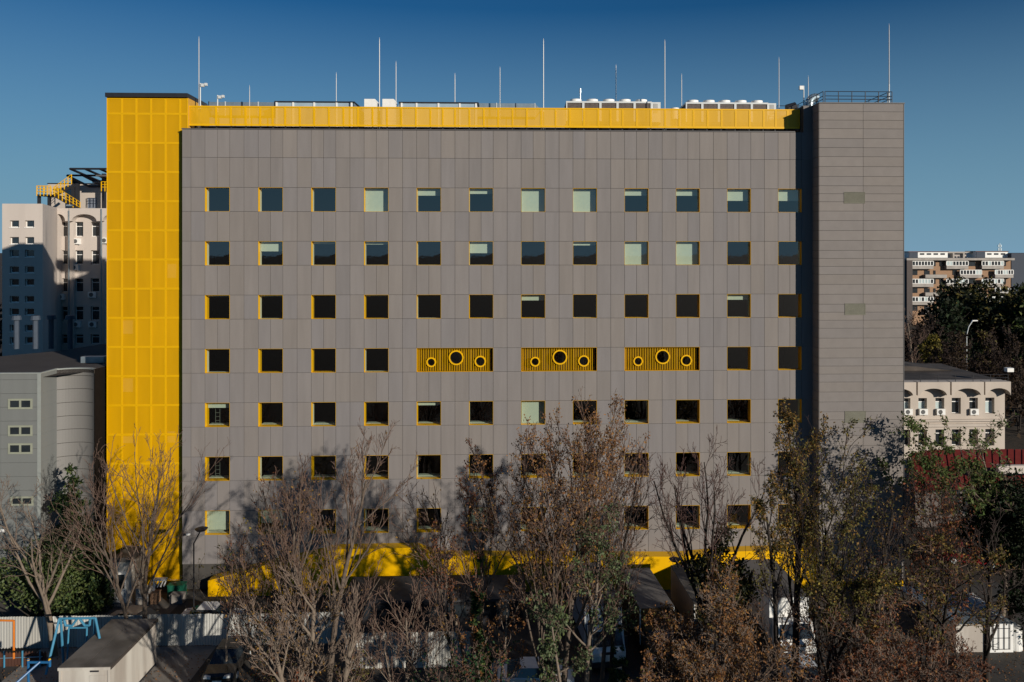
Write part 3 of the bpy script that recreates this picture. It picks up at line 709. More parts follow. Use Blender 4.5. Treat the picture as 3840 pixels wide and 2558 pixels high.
def ac(u, v, Y, label, w_=.8, h_=.6):
    x, _, z = pt(u, v, Y)
    t_ = thing('air_conditioner', label, 'air conditioner', (x, Y, z-h_/2), 'outdoor air conditioning units on facades')
    B(-w_/2, w_/2, -.32, -.01, 0, h_).build('casing', M_WHT, t_, loc=(0, 0, 0))
    m_ = MB(); m_.tube((-.08, -.335, h_/2), (-.08, -.321, h_/2), h_*.38, h_*.38, 14); m_.build('fan_grille', mat('grille_dark', (.10, .10, .10), .6), t_, loc=(0, 0, 0))
    m_ = MB(); m_.box(-w_/2+.05, -w_/2+.1, -.3, 0, -.06, -.005); m_.box(w_/2-.1, w_/2-.05, -.3, 0, -.06, -.005); m_.build('bracket', M_GREYP, t_, loc=(0, 0, 0))
for (u, v, l) in ((289, 905, 'sunlit air conditioner under the middle top-floor window of the white block'), (283, 1003, 'air conditioner at the shadow edge, second window row of the white block'), (231, 1113, 'air conditioner under the left window, third row of the white block'), (349, 1105, 'air conditioner under the right window, third row of the white block'), (290, 1216, 'shaded air conditioner, lowest row of the white block, left one'), (351, 1216, 'shaded air conditioner, lowest row of the white block, right one'), (397, 902, 'air conditioner partly behind the yellow tower edge, on the white block')):
    ac(u, v, Y2-(.0 if 256 < u < 373 or u < 250 else .46), l, 1.0, .72)
# plant room and steel stair on the white block
YP = 50
zp0 = z2-.1
t = thing('plant_room', 'beige rooftop plant room with grey door under the dark steel canopies', 'plant room', (px(300, YP), YP, zp0))
m_ = MB(); m_.box(px(180, YP), px(430, YP), YP, YP+6, zp0, pz(300, 690, YP)); m_.build('wall', M_CREAM, t)
B(px(178, YP), px(432, YP), YP-.1, YP+6.1, pz(300, 690, YP), pz(300, 687, YP)).build('roof', M_DARK, t)
B(px(330, YP), px(363, YP), YP-.08, YP-.002, zp0+.3, pz(340, 742, YP)).build('door', mat('door_blue_grey', (.16, .18, .22), .5), t)
t = thing('steel_canopy', 'dark steel roof canopies and posts over the rooftop plant room', 'canopy', (px(320, 47), 47, zp0))
def canopy(u0, u1, v, Y, d, vlow):
    x0, x1, z = px(u0, Y), px(u1, Y), pz(u0, v, Y); zz = z-.3
    m_ = MB()
    m_.tube((x0, Y, z), (x1, Y, z), .13, .13, 4)
    for k in range(4): xx = x0+(x1-x0)*k/3; m_.tube((xx, Y, z), (xx+1.2, Y+d, zz-.9), .16, .16, 4)
    m_.tube((x0+1.2, Y+d, zz-.9), (x1, Y+d, zz-.9), .16, .16, 4); m_.build('beam', M_DARK, t)
    B(x0+2.6, x1, Y+1.2, Y+d-.6, zz-.55, zz-.35).build('roof_sheet', M_FLASH, t)
canopy(262, 430, 633, 44, 5, 0); canopy(251, 430, 658, 46, 3, 0)
for u, v0 in ((276, 660), (291, 668), (390, 640)): x = px(u, 48); B(x-.2, x+.2, 47.8, 48.2, zp0, pz(u, v0, 48)-.4).build('post', M_DARK, t)
t = thing('steel_stair', 'yellow-railed dark steel stair landing on the white block roof', 'staircase', (px(180, 40), 40, zp0))
zL = pz(150, 729, 40)
B(px(138, 40), px(190, 40), 40, 43, zL-.18, zL).build('landing', M_DARK, t)
for u in (146, 184): B(px(u, 40.5)-.15, px(u, 40.5)+.15, 40.4, 40.7, zp0-1, zL-.181).build('leg', M_DARK, t)
def yrail(p0, p1, n):
    m_ = MB(); p0 = Vector(p0); p1 = Vector(p1)
    for h in (.35, .7, 1.05): m_.tube(p0+Vector((0, 0, h)), p1+Vector((0, 0, h)), .04, .04, 5)
    m_.build('rail', M_YEL, t)
    for q in range(n+1): p = p0.lerp(p1, q/n); MB().tube(p-Vector((0, 0, .2)), p+Vector((0, 0, 1.05)), .055, .055, 5).build('post', M_YEL, t)
yrail((px(138, 40), 40, zL), (px(190, 40), 40, zL), 4); yrail((px(138, 40), 40.05, zL), (px(138, 40), 43, zL), 2)
zS = pz(262, 690, 41)
yrail((px(200, 40), 40, zL-.2), (px(268, 44), 44, zS+.4), 5); yrail((px(205, 39), 39, zL-.1), (px(300, 45), 45, zp0), 7)
yrail((px(380, 45), 45, pz(380, 712, 45)), (px(420, 45), 45, pz(380, 712, 45)), 3)
MB().tube((px(190, 40), 40.6, zL-.15), (px(268, 44), 44.6, zS+.1), .22, .22, 4).tube((px(196, 39), 39.4, zL-.15), (px(300, 45), 45.4, zp0), .22, .22, 4).build('stringer', M_DARK, t)
# exhaust pipes on the low building
t = None
for k, u in enumerate((62, 133, 192, 263)):
    Y = 14; x = px(u, Y); z1_ = pz(u, 1185 if k < 2 else 1183, Y)
    t = thing('exhaust_stack', 'dark capped exhaust pipe, %s of four before the white block' % ('first from the left', 'second from the left', 'third from the left', 'last on the right')[k], 'exhaust pipe', (x, Y, zr), 'exhaust pipes on the low roof')
    MB().tube((0, 0, 0), (0, 0, z1_-zr), .22, .22, 10).build('pipe', M_STACK, t, loc=(0, 0, 0)); MB().tube((0, 0, z1_-zr-.35), (0, 0, z1_-zr+.02), .42, .35, 10).build('cap', M_STACK, t, loc=(0, 0, 0))

# ================================================================== BUILDINGS RIGHT
YA = 24
t = thing('arcade_building', 'low cream building with arched parapet and roof railing right of the grey tower', 'building', (px(3600, YA), YA+6, 0))
x0, x1 = px(3300, YA), px(3768, YA); zt_ = pz(3600, 1434, YA-1)
cw = [(3330, 3364), (3386, 3414), (3444, 3476), (3508, 3541), (3569, 3603), (3635, 3667), (3695, 3729)]
rv2 = [(1492, 1552), (1610, 1672)]
m_ = MB(); xe = [x0]+[px(u, YA) for c in cw for u in c]+[x1]; zprev = zt_-.02
for (v1, v0) in rv2:
    a1, a0 = pz(3600, v1, YA), pz(3600, v0, YA); m_.box(x0, x1, YA, YA+.8, a1, zprev)
    for a in range(0, len(xe), 2): m_.box(xe[a], xe[a+1], YA, YA+.8, a0, a1)
    zprev = a0
m_.box(x0, x1, YA, YA+.8, 0, zprev); m_.box(x0, x1, YA+.81, YA+13, 0, zt_-.25); m_.build('wall', M_CREAM, t)
for ri, (v1, v0) in enumerate(rv2):
    for ci, c in enumerate(cw):
        a, b = px(c[0], YA), px(c[1], YA); z1_, z0_ = pz(3600, v1, YA), pz(3600, v0, YA); zm_ = z1_-.3*(z1_-z0_)
        fo = MB(); fo.box(a, b, YA+.4, YA+.47, z0_, z0_+.07); fo.box(a, b, YA+.4, YA+.47, z1_-.05, z1_); fo.box(a, a+.06, YA+.4, YA+.47, z0_+.07, z1_-.05); fo.box(b-.06, b, YA+.4, YA+.47, z0_+.07, z1_-.05); fo.box(a+.06, b-.06, YA+.4, YA+.47, zm_, zm_+.09)
        fo = fo.build('window', M_WHT, t); B(a+.06, b-.06, YA+.43, YA+.45, z0_+.07, zm_).build('pane', M_WIN if (ri or ci in (4, 5)) else mat('pale_curtain', (.42, .50, .50), .4, .1, 3), fo); B(a+.06, b-.06, YA+.43, YA+.45, zm_+.09, z1_-.05).build('pane', M_WIN, fo)
arched_beam(t, 3400, 3790, 1434, 1484, [(3325, 3424, 1458, 3310, 3436), (3451, 3551, 1458, 3442, 3563), (3578, 3678, 1458, 3569, 3690), (3702, 3790, 1458, 3695, 3791)], YA-1, .98, M_CREAM)
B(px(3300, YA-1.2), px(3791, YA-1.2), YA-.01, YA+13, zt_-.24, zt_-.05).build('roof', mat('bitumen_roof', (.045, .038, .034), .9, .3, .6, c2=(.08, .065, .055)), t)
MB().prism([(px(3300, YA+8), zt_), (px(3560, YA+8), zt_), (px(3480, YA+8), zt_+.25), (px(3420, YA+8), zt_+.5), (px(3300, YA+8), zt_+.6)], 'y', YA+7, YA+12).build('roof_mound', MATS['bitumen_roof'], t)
MB().prism([(-.35, .0), (.35, 0), (.35, .4), (-.35, .4)], 'y', -.3, .3).build('roof_lamp', M_WHT, t, loc=Vector((px(3771, YA), YA-.6, zt_+1.05))+wcs(t))
rail('roof_railing', [(px(3320, YA-.8), YA-.8, zt_), (px(3780, YA-.8), YA-.8, zt_)], 'thin metal railing along the arched parapet of the cream building', .78, 2.0, mids=(.55,))
for k in range(2):
    z_ = pz(3600, 1590 if k == 0 else 1582, YA)
    B(px(3300, YA), x1, YA-.25-.1*k, YA-.002, z_-.25+.35*k, z_+.05+.25*k).build('string_course', M_CREAM, t)
for n_, (u, l) in enumerate(((3402, 'nearest the grey tower'), (3459, 'second from the grey tower'), (3524, 'third from the grey tower'), (3649, 'last on the right'))):
    ac(u, 1543, YA-.0, 'white air conditioner under a top window of the cream arcade, '+l, .9, .62)
# red roofed hall
t = thing('red_roofed_shed', 'low building with dark red curved roof in front of the cream arcade', 'building', (px(3620, 14), 14, 0))
Y = 11
rp = [(3395, 1820), (3440, 1720), (3490, 1686), (3770, 1684), (4050, 1700), (4060, 1780)]
m_ = MB(); pA = [pt(u, v, Y+5) for u, v in ((3420, 1700), (3490, 1686), (3780, 1684), (4050, 1690))]; pB = [pt(u, v, Y) for u, v in ((3430, 1842), (3520, 1836), (3780, 1832), (4050, 1830))]
for k in range(3):
    n_ = 10 if k else 6
    for q in range(n_):
        a0, a1 = q/n_, (q+1)/n_
        L_ = lambda A, B_, s: tuple(A[i]+(B_[i]-A[i])*s for i in range(3))
        m_.q(L_(pB[k], pB[k+1], a0), L_(pB[k], pB[k+1], a1-.02), L_(pA[k], pA[k+1], a1-.02), L_(pA[k], pA[k+1], a0))
m_.build('roof', M_RED, t)
m_ = MB()
for k in range(3): m_.q(*[(p_[0], p_[1]+.05, p_[2]-.06) for p_ in (pB[k], pB[k+1], pA[k+1], pA[k])])
m_.build('roof_underlay', M_RED, t)
m_ = MB(); m_.box(pB[1][0]-2, pB[3][0], Y+.3, Y+4.9, 0, pB[1][2]-.3); m_.build('wall', mat('shed_wall', (.12, .10, .09), .9, .15), t)
B(px(3735, Y), px(4000, Y), Y-.4, Y, pz(3800, 1772, Y), pz(3800, 1742, Y)).build('white_fascia', M_WREND, t)
for q in range(6): x = px(3540+26*q, Y); B(x, x+.35, Y+.25, Y+.299, 1.2, 3.4).build('window', M_WIN, t)
# apartment slab far right
YF = 198
t = thing('apartment_block', 'distant orange brick apartment slab with glazed white balconies and pale penthouses', 'apartment block', (px(3600, YF), YF+6, 0))
def fx(u): return px(u, YF)
def fz(v): return pz(3600, v, YF)
m_ = MB(); m_.box(fx(3391), fx(3790), YF, YF+12, 0, fz(976)); m_.build('wall', M_BRICK, t)
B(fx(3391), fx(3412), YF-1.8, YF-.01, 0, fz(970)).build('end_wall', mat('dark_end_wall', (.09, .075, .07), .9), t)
B(fx(3390), fx(3792), YF-1.9, YF+12, fz(975.9), fz(968)).build('roof_slab', M_BALC, t)
def balcony(u0, u1, v0, glazed):
    a, b = fx(u0), fx(u1); zt1, zm1, zb1 = fz(v0), fz(v0+18), fz(v0+32)
    p_ = B(a, b, YF-1.5, YF-.01, zb1+.15, zm1).build('balcony', M_BALC, t)
    if glazed:
        n = 7; w_ = (b-a)/n
        for q in range(n): B(a+q*w_+.12, a+(q+1)*w_-.12, YF-1.40, YF-1.2, zm1+.15, zt1-.2).build('pane', M_WIN if random.random() < .7 else mat('pale_curtain', (.42, .50, .50), .4, .1, 3), p_)
        f_ = MB(); f_.box(a, b, YF-1.48, YF-1.3, zt1-.2, zt1); f_.box(a, b, YF-1.48, YF-1.3, zm1+.01, zm1+.15)
        for q in range(n+1): f_.box(a+q*w_-.12, a+q*w_+.12, YF-1.48, YF-1.3, zm1+.151, zt1-.201)
        f_.build('glazing_frame', M_WHT, p_)
for k in range(6):
    v0 = 978+33.4*k
    if k % 2 == 0:
        for (u0, u1) in ((3413, 3492), (3541, 3622), (3673, 3754)): balcony(u0, u1, v0, True)
        ww = [(3500, 3508), (3523, 3538), (3632, 3656), (3763, 3772)]
    else:
        balcony(3462, 3542, v0, False); balcony(3592, 3672, v0, k < 4); balcony(3722, 3790, v0, True)
        ww = [(3418, 3440), (3466, 3486), (3500, 3508), (3572, 3588)]
    for (a, b) in ww: B(fx(a), fx(b), YF-.12, YF-.02, fz(v0+20), fz(v0+3)).build('window', M_WIN, t)
for (u0, u1, v0, c) in ((3425, 3572, 943, M_WHT), (3680, 3800, 942, M_WHT)):
    p_ = B(fx(u0), fx(u1), YF+3, YF+9, fz(967), fz(v0+2)).build('penthouse', c, t)
    B(fx(u0)-.3, fx(u1)+.3, YF+2.7, YF+9.3, fz(v0+1.9), fz(v0)).build('penthouse_roof', mat('rust_edge', (.16, .07, .05), .8), p_)
    for q in range(4): uu = u0+42+q*26; (uu < u1-10) and B(fx(uu), fx(uu+16), YF+2.9, YF+2.99, fz(956), fz(950)).build('window', M_WIN, p_)
    B(fx(u0), fx(u0+33), YF+2.8, YF+2.99, fz(967), fz(v0+2.2)).build('painted_shade_end', mat('slate', (.06, .07, .09), .9), p_)  # dark sheet paints the penthouse's left end as if shaded
B(fx(3572), fx(3682), YF+5, YF+7, fz(950), fz(944)).build('roof_beam', M_BALC, t)
for u in (3604, 3643): B(fx(u), fx(u+6), YF+5, YF+7, fz(968), fz(950.1)).build('beam_post', M_BALC, t)
t = thing('slate_block', 'dark slate-blue block at the right edge beside the apartment slab', 'building', (px(3830, 199), 202, 0))
B(px(3793, 199), px(3990, 199), 199, 212, 0, pz(3800, 950, 199)).build('wall', mat('slate', (.06, .07, .09), .9), t)
t = thing('cell_mast', 'thin antenna mast on the far skyline above the apartment slab', 'mast', (px(3749, 260), 260, 10))
m_ = MB(); x = px(3749, 260); m_.tube((x, 260, 10), (x, 260, pz(3749, 912, 260)), .28, .2, 5)
for dz in (0, 1.4): 
    for dx in (-.55, .55): m_.box(x+dx-.16, x+dx+.16, 259.8, 260.2, pz(3749, 918, 260)-dz-1, pz(3749, 918, 260)-dz)
m_.build('mast', M_GALV, t)
for k, (u0, u1, v, Y) in enumerate(((3385, 3424, 957, 420), (3575, 3617, 957, 430), (3615, 3655, 957, 440))):
    t = thing('distant_block', ('pale far-off block on the skyline just right of the grey tower', 'pale far-off block seen under the roof beam, left bay', 'pale far-off block seen under the roof beam, right bay')[k], 'building', (px(u0, Y), Y, 0), 'far-off blocks')
    B(px(u0, Y), px(u1, Y), Y, Y+12, 0, pz(u0, v, Y)).build('wall', M_WREND, t)
    B(px(u0, Y)-.3, px(u1, Y)+.3, Y-.3, Y+12.3, pz(u0, v, Y)+.02, pz(u0, v-2, Y)).build('roof', M_BALC, t)
    for q in range(3): B(px(u0+4+12*q, Y), px(u0+11+12*q, Y), Y-.2, Y-.02, pz(u0, v+10, Y), pz(u0, v+4, Y)).build('window', M_WIN, t)
# street lamp in the right background
def lamp(u, vt, Y, label, arm=1.8, kind='street', m=M_GREYP):
    x, z = px(u, Y), pz(u, vt, Y)
    t = thing('street_lamp', label, 'street lamp', (x, Y, 0))
    if kind == 'street':
        MB().path([(0, 0, 0), (0, 0, z-2.4), (.35, 0, z-1.0), (.95, 0, z-.1), (arm, 0, z)], .085, 7).build('pole', m, t, loc=(0, 0, 0))
        MB().prism([(arm-.1, z-.05), (arm+.9, z), (arm+.85, z+.15), (arm, z+.15)], 'y', -.15, .15).build('lamp_head', M_WHT, t, loc=(0, 0, 0))
    else:
        MB().path([(arm, 0, 0), (arm, 0, z-1.0), (arm*.1, 0, z-.15)], .045, 7).build('pole', M_DARK, t, loc=(0, 0, 0))
        m_ = MB(); m_.tube((0, 0, z-.14), (0, 0, z), .30, .42, 20); m_.tube((0, 0, z), (0, 0, z+.08), .42, .2, 20); m_.build('lamp_disc', M_DARK, t, loc=(0, 0, 0))
lamp(3625, 1204, 75, 'tall curved grey street lamp among the trees beyond the cream arcade', 1.0)
lamp(2531, 2096, -5, 'dark disc-headed lamp on a bent pole before the yellow ground floor', .42, 'disc')
lamp(755, 1982, -5.5, 'dark disc-headed lamp left of the lowest left window', -.5, 'disc')
#CUT2
# ================================================================== YARD: fences, vehicles, huts
def fence(x0, x1, Y, h, label, m=M_FENCE, gap=1.05):
    t = thing('corrugated_fence', label, 'fence', ((x0+x1)/2, Y, 0), 'corrugated metal fences')
    n = max(1, round((x1-x0)/gap)); w_ = (x1-x0)/n; K = 6
    m_ = MB(); pr = []
    for k in range(K):
        a = w_*k/K; s_ = w_/K
        pr += [(a, 0), (a+s_*.35, 0), (a+s_*.5, -.035), (a+s_*.85, -.035)]
    pr.append((w_-.004, 0))
    for p_, q_ in zip(pr, pr[1:]): m_.q((p_[0], p_[1], .05), (q_[0], q_[1], .05), (q_[0], q_[1], h), (p_[0], p_[1], h))
    me = m_.mesh('sheet', m)
    for k in range(n):
        o = link('sheet', me, t, loc=(x0+k*w_-(x0+x1)/2, random.uniform(-.01, .01), random.uniform(-.02, .02)))
    for k in range(0, n+1, 3): B(x0+k*w_-(x0+x1)/2-.04, x0+k*w_-(x0+x1)/2+.04, .02, .10, 0, h-.05).build('post', M_DARK, t, loc=(0, 0, 0))
    MB().box(-(x1-x0)/2, (x1-x0)/2, .02, .07, h-.35, h-.29).box(-(x1-x0)/2, (x1-x0)/2, .02, .07, .4, .46).build('rail', M_DARK, t, loc=(0, 0, 0))
fence(px(-160, -8.4), px(1292, -8.4), -8.4, 2.05, 'pale corrugated fence behind the blue swing and white cabin')
fence(px(1296, -11.6), px(1765, -11.6), -11.6, 2.2, 'pale corrugated fence in the middle, behind the slender bare stems')
fence(px(1845, -12.6), px(2120, -12.6), -12.6, .95, 'low pale corrugated fence right of the ivy-clad trunk')
# long dark shed behind the middle fence
t = thing('flat_shed', 'long low dark shed with flat roof before the yellow ground floor', 'shed', (px(1550, -5), -5, 0))
B(px(1290, -6), px(1960, -6), -6, -2.6, 0, 1.6).build('wall', M_DARK, t); B(px(1280, -6), px(1970, -6), -6.3, -2.3, 1.62, 1.78).build('roof', mat('shed_roof', (.04, .04, .045), .7, .2), t)
for q in range(7): x = px(1330+q*88, -6); B(x, x+1.2, -6.03, -6.005, .5, 1.3).build('pane', M_WIN, t)
# cabin container, front left
YC0, YC1 = -16.1, -10.6
t = thing('site_cabin', 'long off-white site cabin with stained grey roof in the left foreground', 'cabin', (px(318, YC0), (YC0+YC1)/2, 0))
cx0, cx1 = px(224, YC0), px(412, YC0); hc = pz(318, 2503, YC0)
B(cx0, cx1, YC0, YC1, .15, hc-.02).build('wall', M_CABIN, t)
xm = (cx0+cx1)/2
for a, b in ((cx0-.05, xm-.015), (xm+.015, cx1+.05)): B(a, b, YC0-.06, YC1+.06, hc, hc+.05).build('roof_sheet', M_CABROOF, t)
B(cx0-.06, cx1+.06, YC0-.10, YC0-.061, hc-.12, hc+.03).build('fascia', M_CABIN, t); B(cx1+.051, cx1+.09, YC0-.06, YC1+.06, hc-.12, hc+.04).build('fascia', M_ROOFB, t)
B(cx1-1.05, cx1-.2, YC0-.03, YC0-.003, .2, hc-.42).build('door', M_CABIN, t)
m_ = MB(); m_.box(cx0-.02, cx0+.10, YC0-.05, YC0-.004, .15, hc-.13); m_.box(cx1-.10, cx1+.02, YC0-.05, YC0-.004, .15, hc-.13); m_.build('corner_post', M_CABIN, t)
B(xm+.3, xm+.75, YC0-.05, YC0-.004, hc-.24, hc-.17).build('air_vent', M_DARK, t)
B(cx0, cx1, YC0+.1, YC1-.1, 0, .149).build('skid', M_DARK, t)
# guard booth
Yb = -2.2; bx0, bx1 = px(409, Yb), px(492, Yb); hb = pz(450, 2108, Yb)
t = thing('guard_booth', 'weathered white booth with door window in front of the yellow tower', 'booth', ((bx0+bx1)/2, Yb+1, 0))
B(bx0, bx1, Yb, Yb+2.2, .1, hb).build('wall', M_CABIN, t)
MB().prism([(bx0-.05, hb+.001), (bx1+.05, hb+.001), (bx1-.15, hb+.32), (bx0+.25, hb+.32)], 'y', Yb-.05, Yb+2.3).build('roof', M_CABROOF, t)
xd = px(437, Yb); d_ = B(xd, xd+.68, Yb-.04, Yb-.002, .15, 2.35).build('door', M_WHT, t); B(xd+.10, xd+.58, Yb-.055, Yb-.041, 1.15, 2.15).build('door_window', M_WIN, d_)
B(bx0-.3, bx1+.3, Yb-.5, Yb+2.4, .02, .099).build('step_slab', M_CONC, t)
# clutter by the yellow wall
for (nm, lab, cat, u, v, Y, w_, d_, h, m) in (
    ('metal_cabinet', 'white metal cabinet right of the guard booth', 'cabinet', 543, 2208, -2, 1.0, .6, 1.1, M_CABIN),
    ('wooden_crate', 'brown wooden crate between the cabinet and the green bin', 'crate', 580, 2217, -2, .6, .6, .75, mat('crate_wood', (.22, .13, .08), .9, .2, 4)),
    ('waste_bin', 'low dark green bin against the end of the yellow tower', 'bin', 664, 2200, -1, 1.1, .7, .9, mat('bin_green', (.01, .10, .06), .5)),
    ('concrete_block', 'pale concrete block in front of the green bin', 'block', 667, 2219, -2, .9, .6, .6, M_CONC)):
    x = px(u, Y); t = thing(nm, lab, cat, (x, Y, 0))
    m_ = MB(); m_.prism([(-w_/2+.04, 0), (w_/2-.04, 0), (w_/2, .05), (w_/2, h-.05), (w_/2-.04, h), (-w_/2+.04, h), (-w_/2, h-.05), (-w_/2, .05)], 'y', -d_/2, d_/2); m_.build('body', m, t, loc=(0, 0, 0))
    B(-w_/2-.03, w_/2+.03, -d_/2-.03, d_/2+.03, h+.001, h+.06).build('lid' if nm != 'concrete_block' else 'top_slab', m, t, loc=(0, 0, 0))
    if nm != 'concrete_block': B(-w_/2+.1, w_/2-.1, -d_/2-.02, -d_/2-.001, h*.45, h*.5).build('batten', M_GREYP if nm == 'metal_cabinet' else m, t, loc=(0, 0, 0))
x = px(597, -1.8); m_ = MB()
for q in range(4): m_.tube((x-.35+q*.22, -1.8, 1.0+.03*q), (x-.15+q*.22, -1.8, 1.55), .05, .05, 6)
m_.box(x-.5, x+.5, -2.0, -1.6, 1.56, 1.66); m_.box(x-.4, x-.32, -1.9, -1.7, 0, 1.55)
tag(m_.build('work_trestle', M_WHT), 'white-topped trestle with orange legs beside the yellow tower', 'trestle')
# ---- vehicles
def wheels(t, spots, r=.34, w_=.22):
    for (x, y) in spots:
        o = MB().tube((x-w_/2, y, r), (x+w_/2, y, r), r, r, 20).build('wheel', M_BLACK, t, loc=(0, 0, 0))
        sgn = 1 if x > 0 else -1
        MB().tube((x+sgn*(w_/2+.001), y, r), (x+sgn*(w_/2+.015), y, r), r*.6, r*.55, 12).build('rim', M_GREYP, o, loc=(0, 0, 0))
def truck(u, v, Y, label, rz, W_, L_, H_, boxm, roofm, cabm, sidem=None):
    """front of the cargo box at (u, v=roof front edge) on plane Y; cab in front of it"""
    x = px(u, Y); t = thing('box_truck', label, 'truck', (x, Y, 0), 'box trucks parked beyond the trees', rz)
    w2 = W_/2
    co = B(-w2, w2, 0, L_, .95, H_-.05).build('cargo_box', boxm, t, loc=(0, 0, 0))
    B(-w2-.02, w2+.02, -.03, L_+.02, H_-.049, H_).build('box_roof', roofm, co, loc=(0, 0, 0))
    for sx in (-w2-.02, w2-.04): B(sx, sx+.06, -.035, .05, .95, H_-.05).build('edge_trim', M_GREYP, co, loc=(0, 0, 0))
    B(-w2+.15, w2-.15, -1.2, L_-.2, .6, .9).build('chassis', M_DARK, t, loc=(0, 0, 0))
    c = MB().prism([(-1.55, .45), (-.12, .45), (-.12, 2.25), (-.35, 2.35), (-.95, 2.32), (-1.35, 1.45), (-1.6, 1.2)], 'x', -w2+.12, w2-.12).build('cab', cabm, t, loc=(0, 0, 0))
    MB().q((-w2+.2, -1.36, 1.48), (w2-.2, -1.36, 1.48), (w2-.27, -1.0, 2.24), (-w2+.27, -1.0, 2.24)).build('windscreen', M_WIN, c, loc=(0, 0, 0))
    B(-w2+.11, w2-.11, -1.72, -1.605, .42, .72).build('bumper', M_DARK, c, loc=(0, 0, 0))
    for sx in (-1, 1):
        B(sx*(w2-.38)-.16, sx*(w2-.38)+.16, -1.63, -1.56, .82, 1.02).build('headlight', M_GREYP, c, loc=(0, 0, 0))
        B(sx*(w2+.0)-.09, sx*(w2+.0)+.09, -1.2, -1.12, 1.5, 1.95).build('mirror', M_DARK, c, loc=(0, 0, 0))
        B(sx*(w2-.115)-.004, sx*(w2-.115)+.004, -1.1, -.4, 1.45, 2.05).build('side_window', M_WIN, c, loc=(0, 0, 0))
    B(-.45, .45, -1.60, -1.53, 1.1, 1.25).build('grille', M_DARK, c, loc=(0, 0, 0))
    wheels(t, [(-w2+.2, -.8), (w2-.2, -.8), (-w2+.2, L_-1.2), (w2-.2, L_-1.2)], .40, .26)
    return t
# near edge of each roof is (u,v); rz turns the far end to the left as in the photograph
truck(2262, 2240, -11.0, 'white box truck with blue-grey box, cab front half hidden by green ivy', .12, 2.3, 6.2, 3.55, M_TRUCKB, M_TRUCKR, M_WHT)
truck(2464, 2278, -11.0, 'amber-brown box truck with dark flat roof beside the bent lamp', .10, 2.15, 6.0, 3.2, M_TRUCKA, M_TRUCKR, M_TRUCKA)
truck(2668, 2262, -10.5, 'box truck with pale roof edge mostly hidden by brown foliage', .06, 2.2, 6.0, 3.2, mat('truck_tan', (.28, .23, .18), .7), M_CABROOF, M_CARD)
truck(2958, 2250, -10.5, 'white box truck with grey roof behind the black forked trunk', .05, 2.5, 6.0, 3.5, M_WHT, M_TRUCKR, M_WHT)
def car(x, y, label, rz, body, roofm=None, plate=True, group=None, L_=4.4, W_=1.76, H_=1.45):
    t = thing('parked_car', label, 'car', (x, y, 0), group or 'parked cars', rz)
    w2 = W_/2
    sec = [(-L_/2, .35), (-L_/2+.02, .62), (-L_/2+.25, .78), (-L_/2+1.15, .92), (L_/2-.75, .98), (L_/2-.1, .92), (L_/2, .60), (L_/2-.02, .35)]
    m_ = MB()
    prof = [(-w2, .0), (-w2+.0, 0), (0, 0)]
    bm = []
    for (s_, inset) in ((-w2, .06), (-w2+.10, 0), (w2-.10, 0), (w2, .06)): bm.append([(s_, y_*(1-.015*(inset > 0)), z_-inset*(z_ > .5)) for y_, z_ in sec])
    for A, C_ in zip(bm, bm[1:]):
        for k in range(len(sec)): l = (k+1) % len(sec); m_.q(A[k], C_[k], C_[l], A[l])
    m_.q(*bm[0]); m_.q(*reversed(bm[-1])); b_ = m_.build('body', body, t, loc=(0, 0, 0))
    g = [(-L_/2+1.05, .90), (-L_/2+1.85, H_-.05), (L_/2-1.35, H_-.03), (L_/2-.55, .95)]; wi, wt = w2-.08, w2-.26
    m_ = MB(); lo = [(s, *p_) for s in (-1, 1) for p_ in ()]
    a, b, c, d = g
    P_ = lambda s, p_, top: (s*(wt if top else wi), p_[0], p_[1])
    m_.q(P_(-1, a, 0), P_(1, a, 0), P_(1, b, 1), P_(-1, b, 1)); m_.q(P_(1, d, 0), P_(-1, d, 0), P_(-1, c, 1), P_(1, c, 1))
    m_.q(P_(-1, a, 0), P_(-1, b, 1), P_(-1, c, 1), P_(-1, d, 0)); m_.q(P_(1, a, 0), P_(1, d, 0), P_(1, c, 1), P_(1, b, 1)); m_.build('glasshouse', M_WIN, t, loc=(0, 0, 0))
    MB().q((-wt-.02, b[0]-.03, b[1]+.012), (wt+.02, b[0]-.03, b[1]+.012), (wt+.02, c[0]+.03, c[1]+.012), (-wt-.02, c[0]+.03, c[1]+.012)).box(-wt+.1, wt-.1, b[0]+.1, c[0]-.1, b[1]-.01, b[1]+.03).build('roof', roofm or body, t, loc=(0, 0, 0))
    for s in (-1, 1):
        MB().prism([(s*(w2-.55), .58), (s*(w2-.12), .62), (s*(w2-.16), .76), (s*(w2-.5), .70)][::s], 'y', -L_/2-.02, -L_/2+.2).build('headlight', M_GREYP, t, loc=(0, 0, 0))
        B(s*(w2+.06)-.08, s*(w2+.06)+.08, -L_/2+1.35, -L_/2+1.45, .88, 1.02).build('mirror', body, t, loc=(0, 0, 0))
    B(-.35, .35, -L_/2-.03, -L_/2-.001, .56, .70).build('grille', M_BLACK, t, loc=(0, 0, 0))
    if plate: B(-.26, .26, -L_/2-.045, -L_/2-.02, .38, .49).build('number_plate', M_WHT, t, loc=(0, 0, 0))
    wheels(t, [(-w2+.08, -L_/2+.85), (w2-.08, -L_/2+.85), (-w2+.08, L_/2-.85), (w2-.08, L_/2-.85)])
    return t
car(px(818, -13), -11.3, 'dark car facing the viewer below the sparse young tree, headlight glinting', .05, M_CARD)
car(px(800, -5.8), -5.8, 'white car roof showing behind the left fence near the thin lamp pole', math.pi/2, M_WHT)
car(px(515, -6.3), -6.3, 'pale car roof behind the fence right of the pole-like trunk', math.pi/2-.2, mat('car_sand', (.42, .38, .33), .35))
car(px(3010, -14.2), -14.6, 'white-blue car in shade below the black forked trunk', .1, mat('car_white', (.55, .58, .62), .3))
